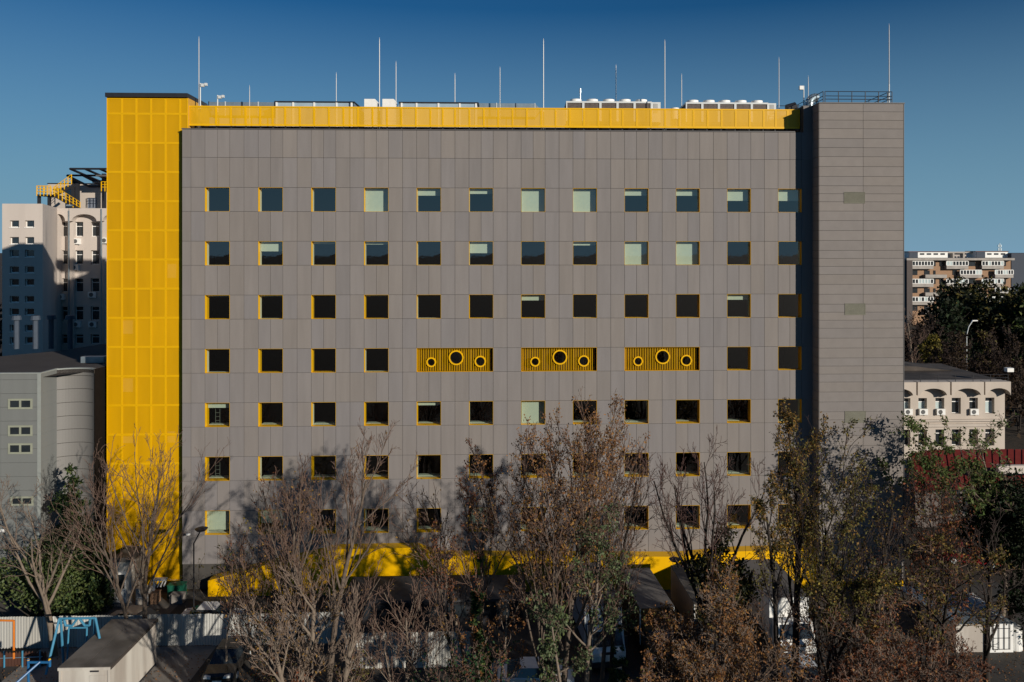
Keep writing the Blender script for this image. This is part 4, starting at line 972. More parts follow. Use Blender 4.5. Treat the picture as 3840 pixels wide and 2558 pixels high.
car(px(2008, -15), -13.9, 'white car mostly hidden behind the tall central trunk', math.pi/2, M_WHT)
car(px(3640, 3), 3, 'red car in deep shade below the dark evergreen at right', 1.2, mat('car_red', (.25, .02, .02), .3))
# blue climbing frames and orange posts of the playground
def tubes(name, label, cat, segs, r, m, extra=()):
    o = segs[0][0]; t = thing(name, label, cat, (o[0], o[1], 0))
    for k, s in enumerate(segs): MB().path([Vector(p) for p in s], r, 8).build('bar', m, t)
    for (p, rr, mm, nm) in extra: MB().tube(Vector(p), Vector(p)+Vector((0, 0, rr*1.2)), rr, rr*.7, 10).build(nm, mm, t)
    return t
YS = -12.5
def W_(u, v, Y=YS): return pt(u, v, Y)
tubes('swing_frame', 'light blue metal swing frame in front of the fence left of the cabin', 'swing', [
    [W_(222, 2320), W_(358, 2318)], [W_(222, 2320), W_(172, 2530, YS-1)], [W_(358, 2318), W_(395, 2500, YS-1)], [W_(228, 2322), W_(240, 2520, YS+1)], [W_(355, 2320), W_(352, 2520, YS+1)],
    [W_(240, 2325), (W_(246, 2346)), W_(270, 2347), W_(290, 2320)], [W_(300, 2322), W_(318, 2346), W_(336, 2345), W_(338, 2322)]], .07, M_BLUE2)
tubes('climbing_bar', 'small light blue frame standing inside the blue swing frame', 'play equipment', [[W_(256, 2355, YS+.5), W_(328, 2354, YS+.5)], [W_(258, 2355, YS+.5), W_(250, 2520, YS+.5)], [W_(326, 2355, YS+.5), W_(322, 2520, YS+.5)]], .05, M_BLUE2)
YT = -17.5
tubes('seesaw_frame', 'dark blue T-shaped bar with yellow caps at the lower left corner', 'play equipment', [
    [W_(104, 2484, YT), W_(188, 2484, YT)], [W_(106, 2470, YT), W_(108, 2700, YT)], [W_(150, 2482, YT), W_(40, 2580, YT-1)], [W_(187, 2474, YT), W_(187, 2500, YT)]], .065, M_BLUE,
    [(W_(106, 2476, YT), .07, M_YEL, 'end_cap'), (W_(186, 2476, YT), .07, M_YEL, 'end_cap')])
tubes('goal_post', 'orange metal posts and bar by the fence at the left edge', 'goal', [[W_(52, 2328), W_(52, 2470)], [W_(-60, 2325), W_(52, 2328)]], .06, M_ORANGE)
t = thing('low_picket_rail', 'short dark pickets with pale blue posts along the left fence foot', 'railing', (px(80, -10.5), -10.5, 0))
for q in range(16): x = px(-10+q*12, -10.5); MB().prism([(x-.08, 0), (x+.08, 0), (x+.08, .75), (x, .9), (x-.08, .75)], 'y', -10.55, -10.5).build('picket', mat('picket_brown', (.07, .03, .02), .9), t)
for u in (18, 86, 152): x = px(u, -10.6); MB().tube((x, -10.65, 0), (x, -10.65, 1.0), .05, .05, 7).build('post', M_BLUE2, t)
MB().tube((px(-10, -10.6), -10.62, .55), (px(160, -10.6), -10.62, .6), .03, .03, 6).build('rail', M_GALV, t)
# white prefab hut on the right
Yh = -11; hx0, hx1 = px(3694, Yh), px(3800, Yh); hh = pz(3740, 2340, Yh)
t = thing('prefab_hut', 'white prefab hut with corrugated grey roof at the lower right', 'hut', ((hx0+hx1)/2, Yh+2, 0))
B(hx0, hx1, Yh, Yh+4.5, 0, hh).build('wall', M_WHT, t)
xa_ = px(3560, Yh+4.5)
m_ = MB(); K = 14; zra = hh+.05
for k in range(K):
    a, b = k/K, (k+1)/K-.015
    f0 = lambda s: (hx0-1.9+(hx1-hx0+2.1)*s, Yh-.1+.0*s, zra+.0); f1 = lambda s: (hx0-3.4+(hx1-hx0+1.9)*s, Yh+4.7, zra+.35)
    m_.q(f0(a), f0(b), f1(b), f1(a))
m_.build('roof_sheet', M_GALV, t)
B(hx0-1.8, hx0-.01, Yh+.1, Yh+4.5, 0, hh).build('side_store', M_CABIN, t)
m_ = MB(); zz_ = [.2, .9, 1.5, 2.1]
for q in range(4): m_.box(hx0+.5+q*.35, hx0+.53+q*.35, Yh-.06, Yh-.03, .2, 2.0)
for z in zz_[:3]: m_.box(hx0+.5, hx0+1.58, Yh-.029, Yh-.002, z, z+.03)
m_.build('window_grille', M_DARK, t); MB().tube((hx1+.4, Yh+.5, 0), (hx1+.4, Yh+.5, hh-.4), .45, .40, 18).build('tank', M_WHT, t)
# pipe in the foreground and yard pole
x = px(2321, -19); z = pz(2321, 2508, -19); t = thing('vent_pipe', 'pale capped vent pipe rising at the bottom edge, centre right', 'pipe', (x, -19, 0))
MB().tube((0, 0, 0), (0, 0, z-.1), .09, .085, 10).build('pipe', M_GALV, t, loc=(0, 0, 0)); MB().tube((-.2, 0, z-.1), (.17, 0, z), .12, .1, 10).build('cap', M_GALV, t, loc=(0, 0, 0))
lamp(1676, 2085, -9, 'thin dark lamp pole beside the leaning bare trunk in the middle', .02, 'disc')

# ================================================================== TREES
def rot(d, ang, az):
    d = np.array(d); a = np.array((0, 0, 1.)) if abs(d[2]) < .95 else np.array((1., 0, 0))
    u = np.cross(d, a); u /= np.linalg.norm(u); v = np.cross(d, u)
    r = math.sin(ang); return d*math.cos(ang)+(u*math.cos(az)+v*math.sin(az))*r
class Tree:
    def __init__(s, seed): s.r = random.Random(seed); s.br = []
    def branch(s, p, d, L_, r0, r1, nseg, wob, trop, lvl):
        R = s.r; px_, py_, pz_ = p; dx, dy, dz = d; st_ = L_/nseg; nodes = [(px_, py_, pz_, r0)]; dirs = [(dx, dy, dz)]
        for k in range(nseg):
            dx += R.gauss(0, wob); dy += R.gauss(0, wob); dz += R.gauss(0, wob)*.6+trop
            n = 1/math.sqrt(dx*dx+dy*dy+dz*dz); dx *= n; dy *= n; dz *= n
            px_ += dx*st_; py_ += dy*st_; pz_ += dz*st_
            nodes.append((px_, py_, pz_, r0+(r1-r0)*(k+1)/nseg)); dirs.append((dx, dy, dz))
        s.br.append((lvl, nodes)); return nodes, dirs
    def grow(s, p, d, L_, r0, lvl, P):
        cfg = P[lvl]; nseg, wob, trop = cfg['n'], cfg['wob'], cfg['trop']
        rt = r0*cfg.get('taper', .25); nodes, dirs = s.branch(p, d, L_, r0, rt, nseg, wob, trop, lvl)
        if lvl+1 >= len(P): return
        c = P[lvl+1]; k = c['num']; k = max(1, int(round(k*(.75+.5*s.r.random())*min(1, .35+L_/c.get('ref', 1e-3) if c.get('ref') else 1)))); az = s.r.random()*6.28
        for q in range(k):
            t = c['t0']+(1-c['t0'])*((q+s.r.random())/k); f = t*nseg; i = min(int(f), nseg-1); g = f-i
            a, b = nodes[i], nodes[i+1]; pp = tuple(a[j]+(b[j]-a[j])*g for j in range(3)); rr = a[3]+(b[3]-a[3])*g
            az += 2.4+s.r.uniform(-.4, .4); ang = math.radians(c['ang']+s.r.uniform(-c['av'], c['av'])); dd = rot(dirs[i], ang, az)
            ll = L_*c['len']*(1-c['drop']*(t-c['t0']))*s.r.uniform(.75, 1.2)
            s.grow(pp, tuple(dd), ll, max(rr*c['rr'], c.get('rmin', .0004)), lvl+1, P)
def tubes_mesh(name, brs, sides, m, rmin):
    V = []; Fc = []; off = 0; ca = np.cos(np.arange(sides)*2*np.pi/sides); sa = np.sin(np.arange(sides)*2*np.pi/sides)
    bylen = {}
    for nodes in brs: bylen.setdefault(len(nodes), []).append(nodes)
    for n, lst in bylen.items():
        A = np.array(lst, dtype=np.float64); P_ = A[:, :, :3]; Rr = np.maximum(A[:, :, 3], rmin)
        T = np.empty_like(P_); T[:, 1:-1] = P_[:, 2:]-P_[:, :-2]; T[:, 0] = P_[:, 1]-P_[:, 0]; T[:, -1] = P_[:, -1]-P_[:, -2]
        T /= np.linalg.norm(T, axis=2, keepdims=True)+1e-9
        ref = np.where(np.abs(T[:, :, 2:3]) < .9, np.array([0, 0, 1.]), np.array([1., 0, 0]))
        # one reference per branch keeps the rings aligned
        ref = np.repeat(ref[:, :1], n, axis=1); U = np.cross(T, ref); U /= np.linalg.norm(U, axis=2, keepdims=True)+1e-9; W2 = np.cross(T, U)
        ring = P_[:, :, None, :]+Rr[:, :, None, None]*(U[:, :, None, :]*ca[None, None, :, None]+W2[:, :, None, :]*sa[None, None, :, None])
        nb_ = len(lst); V.append(ring.reshape(-1, 3))
        b_, k_, j_ = np.meshgrid(np.arange(nb_), np.arange(n-1), np.arange(sides), indexing='ij'); j2 = (j_+1) % sides
        base = off+b_*n*sides+k_*sides
        Fc.append(np.stack([base+j_, base+j2, base+sides+j2, base+sides+j_], -1).reshape(-1, 4)); off += nb_*n*sides
    if not V: return None
    return fastmesh(name, np.concatenate(V), np.concatenate(Fc), m, smooth=True)
def fastmesh(name, V, Fq, m, smooth=False):
    me = bpy.data.meshes.new(name); me.vertices.add(len(V)); me.vertices.foreach_set('co', V.astype(np.float32).ravel())
    n = Fq.shape[1]; me.loops.add(Fq.size); me.loops.foreach_set('vertex_index', Fq.astype(np.int32).ravel())
    me.polygons.add(len(Fq)); me.polygons.foreach_set('loop_start', np.arange(0, Fq.size, n, dtype=np.int32))
    me.materials.append(m); me.update(calc_edges=True)
    if smooth: me.polygons.foreach_set('use_smooth', np.ones(len(Fq), dtype=bool))
    return me
def leaf_mesh(name, C_, size, m, rng, elong=1.6, droop=0.):
    n = len(C_); s = size*rng.uniform(.6, 1.3, (n, 1))
    a = rng.normal(size=(n, 3)); a[:, 2] -= droop; a /= np.linalg.norm(a, axis=1, keepdims=True)
    b = rng.normal(size=(n, 3)); b -= (a*b).sum(1, keepdims=True)*a; b /= np.linalg.norm(b, axis=1, keepdims=True)
    nn = np.cross(a, b)*.25
    V = np.stack([C_, C_+(a*.5*elong+b*.45+nn)*s, C_+a*elong*s, C_+(a*.5*elong-b*.45+nn)*s], 1).reshape(-1, 3)
    return fastmesh(name, V, np.arange(4*n).reshape(-1, 4), m)
LV = {}
def lf(k):
    D = {'brown': ((.20, .085, .035), (.30, .15, .05)), 'gold': ((.30, .17, .04), (.17, .10, .03)), 'rust': ((.22, .075, .035), (.13, .05, .025)), 'olive': ((.16, .13, .035), (.09, .085, .025)),
         'green': ((.055, .095, .025), (.12, .14, .045)), 'silver': ((.14, .17, .09), (.07, .10, .045)), 'dark': ((.012, .026, .012), (.025, .045, .015)), 'yellow': ((.32, .24, .04), (.20, .17, .03)), 'ivy': ((.015, .045, .018), (.03, .07, .022)), 'dim': ((.035, .022, .014), (.055, .035, .02)), 'nearblack': ((.010, .016, .009), (.022, .026, .012))}
    return leafmat('leaf_'+k, *D[k])
STY = {
 'spread': [dict(n=9, wob=.07, trop=.02), dict(num=10, t0=.30, ang=42, av=12, len=.62, drop=.55, rr=.62, n=7, wob=.12, trop=.06), dict(num=8, t0=.25, ang=38, av=14, len=.46, drop=.45, rr=.55, n=5, wob=.14, trop=.05), dict(num=7, t0=.2, ang=36, av=15, len=.48, drop=.4, rr=.5, n=4, wob=.16, trop=.05), dict(num=4, t0=.2, ang=35, av=15, len=.5, drop=.3, rr=.6, n=3, wob=.18, trop=.04)],
 'upright': [dict(n=9, wob=.05, trop=.04), dict(num=12, t0=.22, ang=28, av=9, len=.62, drop=.6, rr=.6, n=7, wob=.07, trop=.09), dict(num=9, t0=.2, ang=26, av=10, len=.45, drop=.45, rr=.5, n=5, wob=.09, trop=.09), dict(num=7, t0=.2, ang=26, av=12, len=.48, drop=.4, rr=.5, n=4, wob=.1, trop=.08), dict(num=4, t0=.2, ang=28, av=12, len=.55, drop=.3, rr=.6, n=3, wob=.1, trop=.06)],
 'fan': [dict(n=6, wob=.07, trop=.02, taper=.5), dict(num=6, t0=.45, ang=36, av=14, len=1.05, drop=.2, rr=.62, n=8, wob=.10, trop=.05), dict(num=9, t0=.25, ang=38, av=12, len=.42, drop=.5, rr=.5, n=5, wob=.14, trop=.05), dict(num=8, t0=.2, ang=38, av=15, len=.48, drop=.4, rr=.5, n=4, wob=.16, trop=.04), dict(num=5, t0=.2, ang=38, av=15, len=.5, drop=.3, rr=.6, n=3, wob=.18, trop=.03)],
 'pollard': [dict(n=7, wob=.08, trop=.03, taper=.4), dict(num=8, t0=.35, ang=38, av=14, len=.7, drop=.4, rr=.65, n=6, wob=.09, trop=.09), dict(num=7, t0=.3, ang=32, av=14, len=.6, drop=.3, rr=.5, n=5, wob=.07, trop=.12), dict(num=6, t0=.15, ang=28, av=12, len=.5, drop=.3, rr=.6, n=4, wob=.08, trop=.10), dict(num=2, t0=.2, ang=28, av=12, len=.5, drop=.3, rr=.6, n=3, wob=.1, trop=.06)],
 'slender': [dict(n=9, wob=.06, trop=.03), dict(num=7, t0=.35, ang=34, av=12, len=.42, drop=.5, rr=.5, n=6, wob=.12, trop=.09), dict(num=6, t0=.2, ang=34, av=12, len=.45, drop=.4, rr=.5, n=4, wob=.14, trop=.07), dict(num=5, t0=.2, ang=34, av=15, len=.45, drop=.4, rr=.5, n=3, wob=.15, trop=.05)],
 'bush': [dict(n=5, wob=.08, trop=.02, taper=.5), dict(num=9, t0=.12, ang=46, av=18, len=.85, drop=.3, rr=.6, n=6, wob=.12, trop=.06), dict(num=8, t0=.2, ang=40, av=14, len=.48, drop=.4, rr=.5, n=5, wob=.14, trop=.05), dict(num=7, t0=.15, ang=38, av=15, len=.5, drop=.4, rr=.5, n=4, wob=.15, trop=.02), dict(num=4, t0=.2, ang=38, av=15, len=.5, drop=.3, rr=.6, n=3, wob=.16, trop=0)]}
TREECOUNT = [0]
def tree(label, u, vtop, Y, wpx, style, seed, ub=None, stems=1, r0=.16, bark=None, twig=None, leaves=(), lean=0., dens=1., name='bare_tree', cat='tree', group='trees in front of the building', rmin=.0105, t0=None, tl=1., depthy=1., twmin=0.0):
    """leaves: list of (kind, n, size, zlo, zhi[, side lo, side hi])"""
    bark = bark or M_BARK; twig = twig or M_TWIG; ub = u if ub is None else ub
    h = pz(u, vtop, Y); sc_ = F/(Y+DIST); Rw = wpx/2/sc_; xb_, xc_ = px(ub, Y), px(u, Y)
    T = Tree(seed); P_ = [dict(q) for q in STY[style]]
    for q in P_[1:]: q['num'] = q['num']*(dens if q is not P_[1] else 1)
    if t0: P_[1]['t0'] = t0
    if style == 'fan': P_[0]['taper'] = .6
    def sow(levels):
        T = Tree(seed)
        for k in range(stems):
            a = 6.28*k/stems+T.r.random(); L_ = (.62 if style in ('fan', 'bush', 'pollard') else .88)*(1 if k == 0 else T.r.uniform(.7, .95))*tl
            if style in ('fan', 'bush') and tl == 1: L_ *= .62
            d = np.array((math.cos(a)*(.13 if stems > 1 else .02)+lean, math.sin(a)*(.13 if stems > 1 else .02), 1)); d /= np.linalg.norm(d)
            T.grow((math.cos(a)*.02*(stems > 1), math.sin(a)*.02*(stems > 1), 0), tuple(d), L_, r0*(1 if k == 0 else .8)/h, 0, P_[:levels])
        return T
    for it in range(4):     # fit the limb length so that the crown keeps natural proportions
        T = sow(3); q_ = np.array([nd[-1][:3] for l, nd in T.br if l >= 1]); zm = max(n[2] for l, nd in T.br for n in nd)
        wx = (np.percentile(q_[:, 0], 97)-np.percentile(q_[:, 0], 3))/2
        ra = (Rw/h)/(wx/zm); P_[1]['len'] = min(1.5, max(.22, P_[1]['len']*ra**.8))
        if abs(ra-1) < .08: break
    T = sow(len(P_))
    allp = np.array([n[:3] for l, nd in T.br for n in nd]); zmax = allp[:, 2].max()
    tips = np.array([nd[-1][:3] for l, nd in T.br if l >= len(P_)-2])
    x5, x95 = np.percentile(tips[:, 0], 2.5), np.percentile(tips[:, 0], 97.5); cx_ = (x5+x95)/2; rx = (x95-x5)/2
    y5, y95 = np.percentile(tips[:, 1], 2.5), np.percentile(tips[:, 1], 97.5); ry = max((y95-y5)/2, rx*.5)
    sz = h/zmax; sx = Rw/rx; sy = Rw/ry*.9*depthy; shift = (xc_-xb_)
    def mp(n):
        z = n[2]*sz; f_ = min(1, max(0, z/h)); return (xb_+(n[0]-cx_*f_)*sx+shift*f_**1.3, Y+(n[1])*sy, max(z, -.05), n[3]*sz)
    groups = {0: [], 1: []}
    for l, nd in T.br: groups[0 if l <= 1 else 1].append([mp(n) for n in nd])
    big = groups[0]
    t = thing(name, label, cat, (xb_, Y, 0), group)
    l0 = [mpn for (l, nd), mpn in ((b, [mp(n) for n in b[1]]) for b in T.br if b[0] == 0)]
    l1 = [[mp(n) for n in nd] for l, nd in T.br if l == 1]
    m1 = tubes_mesh('trunk', l0, 8, bark, .02); link('trunk', m1, t)
    m2 = tubes_mesh('limbs', l1, 6, bark, .016); link('limbs', m2, t)
    l2 = [[mp(n) for n in nd] for l, nd in T.br if l == 2]; l3 = [[mp(n) for n in nd] for l, nd in T.br if l >= 3]
    m3 = tubes_mesh('twigs', l2+l3 if False else l2, 4, twig, max(rmin*1.25, twmin)); link('branches', m3, t, kind='stuff')
    rs = np.random.RandomState(seed)
    if l3: m4 = tubes_mesh('twigs', l3, 3, twig, max(rmin, twmin)); link('twigs', m4, t, kind='stuff')
    if leaves:
        cand = np.array([n[:3] for br in (l3 or l2) for n in br[1:]])
        for li, q in enumerate(leaves):
            kind, n, size, zlo, zhi = q[:5]; side = q[5:] or (-9, 9)
            f_ = cand[:, 2]/h; g_ = (cand[:, 0]-xc_)/Rw; ok = (f_ > zlo) & (f_ < zhi) & (g_ > side[0]) & (g_ < side[1]); c_ = cand[ok]
            if len(c_) == 0: continue
            # clumps: some twigs carry many leaves, others few
            wgt = rs.rand(len(c_))**4*(.25+(np.sin(c_[:, 0]*2.1+seed)*np.sin(c_[:, 2]*1.9+seed*2)*np.sin(c_[:, 1]*2.3)+.55).clip(0, 2)); idx = rs.choice(len(c_), n, p=wgt/wgt.sum()); C_ = c_[idx]+rs.normal(size=(n, 3))*size*.9
            link('crown' if li == 0 else 'leaves', leaf_mesh('crown', C_, size, lf(kind), rs, droop=.5), t, kind='stuff')
    TREECOUNT[0] += len(T.br)
    return t
def blob(label, u, vtop, Y, wpx, kind, seed, n=9000, size=.16, zlo=.12, shape='round', name='evergreen_tree', cat='tree', group='evergreen and leafy trees', kind2=None, clumps=34, trunk=True, depth=.8):
    rs = np.random.RandomState(seed); h = pz(u, vtop, Y); R_ = wpx/2*(Y+DIST)/F; x = px(u, Y); C_ = []
    t = thing(name, label, cat, (x, Y, 0), group)
    if shape == 'cone':
        z = zlo+(1-zlo)*(1-np.sqrt(rs.rand(clumps))); r = (1-z)**.85*(.75+.35*rs.rand(clumps)); a = rs.rand(clumps)*6.28
        cc = np.stack([r*np.cos(a)*R_, r*np.sin(a)*R_*depth, z*h*.97], 1); cr = R_*(.13+.20*(1-z))
        zz = np.linspace(zlo, 1, 14); cc = np.concatenate([cc, np.stack([zz*0, zz*0, zz*h*.985], 1)]); cr = np.concatenate([cr, R_*(.08+.30*(1-zz))])
    else:
        d = rs.normal(size=(clumps, 3)); d /= np.linalg.norm(d, axis=1, keepdims=True); rad = rs.rand(clumps, 1)**.45*.82
        c0 = h*(zlo+1)/2; hz_ = h*(1-zlo)/2; cc = d*rad*np.array([R_, R_*depth, hz_])+np.array([0, 0, c0]); cr = np.full(clumps, min(R_, hz_)*.30)*(.6+.8*rs.rand(clumps))
        cc[0] = (0, 0, c0+hz_*.8)
    w_ = cr**2; idx = rs.choice(len(cc), n, p=w_/w_.sum()); g = rs.normal(size=(n, 3)); g /= np.linalg.norm(g, axis=1, keepdims=True); g *= (rs.rand(n, 1)**.5)*1.15
    P3 = cc[idx]+g*cr[idx][:, None]*np.array([1, 1, .8]); P3[:, 2] = np.clip(P3[:, 2], .1, h); P3 += np.array([x, Y, 0])
    k_ = rs.rand(n) < (.3 if kind2 else 0)
    link('crown', leaf_mesh('crown', P3[~k_], size, lf(kind), rs), t, kind='stuff')
    if kind2: link('leaves', leaf_mesh('leaves', P3[k_], size, lf(kind2), rs), t, kind='stuff')
    if trunk:
        T = Tree(seed); T.branch((x, Y, 0), (0, 0, 1), h*.8, .02*h, .005*h, 8, .04, 0, 0)
        for q in range(14):
            f_ = T.r.uniform(.2, .8); a = T.r.random()*6.28; T.branch((x, Y, h*.8*f_), (math.cos(a)*.8, math.sin(a)*.8, .55), R_*.8, .007*h, .003*h, 5, .1, .03, 1)
        link('trunk', tubes_mesh('trunk', [nd for l, nd in T.br], 6, M_BARKD, .03), t)
    return t
#TREES
# ---- left side
tree('pinkish bare tree over the grey-green cladding, pale trunk at the fence', 175, 1705, -9.3, 330, 'fan', 11, ub=203, r0=.20, bark=M_BARKL, twig=M_TWIGL, dens=.6)
blob('green feathery-leaved tree low in front of the left clad building', 150, 2000, -7.5, 400, 'green', 12, n=4600, size=.13, zlo=.25, kind2='silver', clumps=64, name='leafy_tree', depth=.4)
blob('tall dark conifer between the clad building and the yellow tower', 262, 1742, -3.5, 270, 'dark', 13, n=15000, size=.17, zlo=.05, shape='cone', kind2='green', clumps=70, name='conifer_tree')
tree('bare two-stemmed tree standing against the yellow perforated tower', 525, 1588, -9.5, 420, 'upright', 21, t0=.30, ub=520, stems=2, r0=.24, bark=M_BARK, twig=M_TWIG, dens=.50)
tree('young thin tree with few yellow leaves above the dark car', 850, 1960, -12.3, 270, 'slender', 22, r0=.11, bark=M_BARKL, twig=M_TWIGL, leaves=[('yellow', 200, 0.103, .2, 1)])
tree('broad dense bare tree hiding the second and third lowest left windows', 1195, 1600, -19, 480, 'upright', 23, t0=0.34, stems=3, r0=.22, dens=0.65, leaves=[('gold', 525, 0.073, .35, 1)])
tree('reddish twiggy tree left of the broad bare tree', 1000, 1800, -19, 300, 'upright', 33, t0=0.42, stems=2, r0=.12, dens=0.51, leaves=[('rust', 675, 0.069, .3, 1), ('gold', 225, 0.069, .3, 1)])
tree('pollarded tree with long pale upright shoots, lower left', 1105, 2085, -22.5, 330, 'pollard', 24, t0=0.50, ub=1140, r0=.17, twig=M_TWIGL, bark=M_BARKL, stems=2, dens=.85, leaves=[('gold', 400, 0.077, .1, .9)], twmin=.014)
tree('pollarded tree with pale shoots, second one right of the first', 1225, 2150, -23, 260, 'pollard', 25, t0=0.50, ub=1215, r0=.15, twig=M_TWIGL, bark=M_BARKL, stems=2, dens=.75, leaves=[('rust', 300, 0.077, .0, .6)], twmin=.014)
tree('low scrubby bush with yellow and rust leaves at the bottom left centre', 985, 2290, -21, 300, 'bush', 26, r0=.07, dens=.8, leaves=[('olive', 700, 0.077, .1, 1), ('rust', 700, 0.077, 0, .9)], name='bush', cat='bush', group='bushes along the bottom')
tree('scrubby bush with dull yellow leaves below the pollarded trees', 1290, 2380, -22, 270, 'bush', 27, r0=.06, dens=.7, leaves=[('olive', 1000, 0.086, .1, 1)], name='bush', cat='bush', group='bushes along the bottom')
tree('slender crooked bare tree before the middle fence, left one', 1400, 2180, -18, 260, 'slender', 28, t0=0.45, ub=1352, r0=.13, bark=M_BARK)
tree('slender pale forked tree before the middle fence, centre one', 1480, 2150, -19.5, 240, 'slender', 29, t0=0.45, ub=1500, r0=.14, bark=M_BARKL, stems=2, twig=M_TWIG)
tree('slender pale tree before the middle fence, right one', 1590, 2200, -19, 230, 'slender', 30, t0=0.45, ub=1580, r0=.12, bark=M_BARKL, stems=2, twig=M_TWIG)
tree('thin leaning bare tree crossing the yellow ground floor', 1590, 1830, -17, 300, 'slender', 31, t0=0.50, ub=1760, r0=.16, bark=M_BARKL, lean=-.1, leaves=[('gold', 150, 0.086, .2, 1)])
# ---- centre
tree('rust-leaved bushy tree left of the tall central tree', 1765, 1690, -18.5, 320, 'upright', 41, t0=0.42, ub=1765, stems=2, r0=.16, dens=0.59, leaves=[('rust', 1950, 0.077, .5, 1), ('gold', 450, 0.086, .3, 1)])
blob('dark green ivy column climbing the trunk at bottom centre', 1797, 2020, -18.8, 95, 'ivy', 42, n=4600, size=.10, zlo=.02, clumps=34, name='ivy_column', cat='climbing plant', group='ivy on trunks', trunk=False, kind2='green')
tree('tallest central tree topped with brown and gold leaves', 2090, 1440, -20.5, 500, 'upright', 43, t0=0.36, ub=2070, stems=3, r0=.24, dens=0.75, leaves=[('brown', 4200, 0.086, .52, 1), ('gold', 2700, 0.082, .38, 1), ('brown', 1200, 0.086, .78, 1.1)])
tree('spreading tree right behind the tallest central one, brown sparse leaves', 2270, 1720, -19, 280, 'upright', 44, t0=0.42, ub=2230, stems=2, r0=.16, dens=0.47, leaves=[('brown', 825, 0.077, .3, .95), ('gold', 375, 0.077, .3, .95)])
tree('silver-green leaved tree in front of the blue-grey truck', 2150, 1900, -22, 380, 'spread', 45, t0=0.45, ub=2170, stems=2, r0=.16, dens=.8, bark=M_BARKL, leaves=[('silver', 3400, .105, .15, 1), ('green', 900, .1, .15, .9)], name='leafy_tree')
tree('slender bare dark tree left of the leaning forked one', 2400, 1600, -20, 230, 'slender', 46, t0=0.48, ub=2290, stems=1, r0=.15, bark=M_BARKD, twig=M_TWIG, dens=1.3)
blob('ivy draped stem in front of the white truck cab', 2325, 2300, -20.5, 80, 'ivy', 47, n=2600, size=.09, zlo=.0, clumps=22, name='ivy_column', cat='climbing plant', group='ivy on trunks', trunk=False, kind2='green')
tree('fan-shaped bare tree with dark leaning trunk before the right windows', 2665, 1565, -20.5, 500, 'fan', 48, t0=.75, tl=.62, ub=2640, stems=1, r0=.22, bark=M_BARKD, twig=mat('twig_maroon', (.075, .042, .036), .9, .2, 3), dens=.82)
blob('dark leafy clump round the fan-shaped tree trunk', 2712, 1950, -20.2, 260, 'nearblack', 49, n=4200, size=.13, zlo=.42, clumps=26, name='leafy_tree', kind2='olive')
tree('tree with black forked trunk and olive-gold leaves at the tower foot', 2965, 1520, -21, 330, 'upright', 50, t0=0.42, ub=2945, stems=2, r0=.26, bark=M_BARKD, twig=M_TWIGD, dens=0.72, leaves=[('olive', 2700, 0.090, .5, 1), ('gold', 2400, 0.090, .58, 1), ('gold', 675, 0.090, .8, 1)])
tree('wide olive-leaved tree in front of the grey tower', 3235, 1560, -20.5, 460, 'upright', 51, t0=0.36, ub=3080, stems=2, r0=.26, bark=M_BARKD, twig=M_TWIGD, dens=0.66, leaves=[('olive', 5850, 0.090, .38, 1), ('gold', 1200, 0.086, .3, .95), ('yellow', 375, 0.086, .4, .95)])
tree('dark bare tree before the foot of the grey tower', 3290, 1850, -21.5, 330, 'spread', 52, t0=0.42, ub=3215, stems=2, r0=.2, bark=M_BARKD, twig=M_TWIGD, dens=0.64, leaves=[('gold', 450, 0.077, .2, 1)])
# ---- right
tree('reddish brown leafy tree right of the grey tower edge', 3455, 1740, -18, 320, 'spread', 53, t0=0.34, stems=2, r0=.18, bark=M_BARKD, twig=M_TWIGD, dens=0.85, leaves=[('rust', 2700, 0.095, .25, 1), ('gold', 675, 0.086, .2, 1)])
tree('green feathery tree in front of the cream arcade', 3560, 1540, -5, 470, 'spread', 54, ub=3640, stems=1, r0=.17, bark=M_BARK, twig=M_TWIG, dens=.6, leaves=[('green', 4200, .15, .55, 1), ('olive', 900, 0.112, .5, 1)], name='leafy_tree')
tree('pale bare tree beside the red roof at the right edge', 3740, 1545, -7, 300, 'spread', 55, ub=3755, stems=1, r0=.18, bark=M_BARKL, twig=M_TWIGL, dens=.6, leaves=[('green', 500, .15, .4, 1)])
blob('second near-black evergreen hugging the right picture edge', 3900, 1900, -11, 300, 'nearblack', 59, n=8000, size=.15, zlo=.02, clumps=50, kind2='dark')
blob('huge near-black evergreen filling the lower right edge', 3790, 1770, -7, 400, 'nearblack', 56, n=16000, size=.17, zlo=.30, clumps=64, kind2='dark')
tree('olive-leaved tree with long low arching branches over the white hut', 3610, 1960, -20, 420, 'spread', 57, t0=0.42, ub=3420, stems=1, r0=.18, bark=M_BARKD, twig=M_TWIG, dens=0.72, leaves=[('olive', 1500, 0.086, .3, 1), ('gold', 675, 0.086, .3, 1)])
tree('dark trunk crossing the white hut at the lower right', 3745, 1900, -20, 260, 'spread', 58, t0=0.40, ub=3700, stems=1, r0=.24, bark=M_BARKD, twig=M_TWIGD, dens=.5)
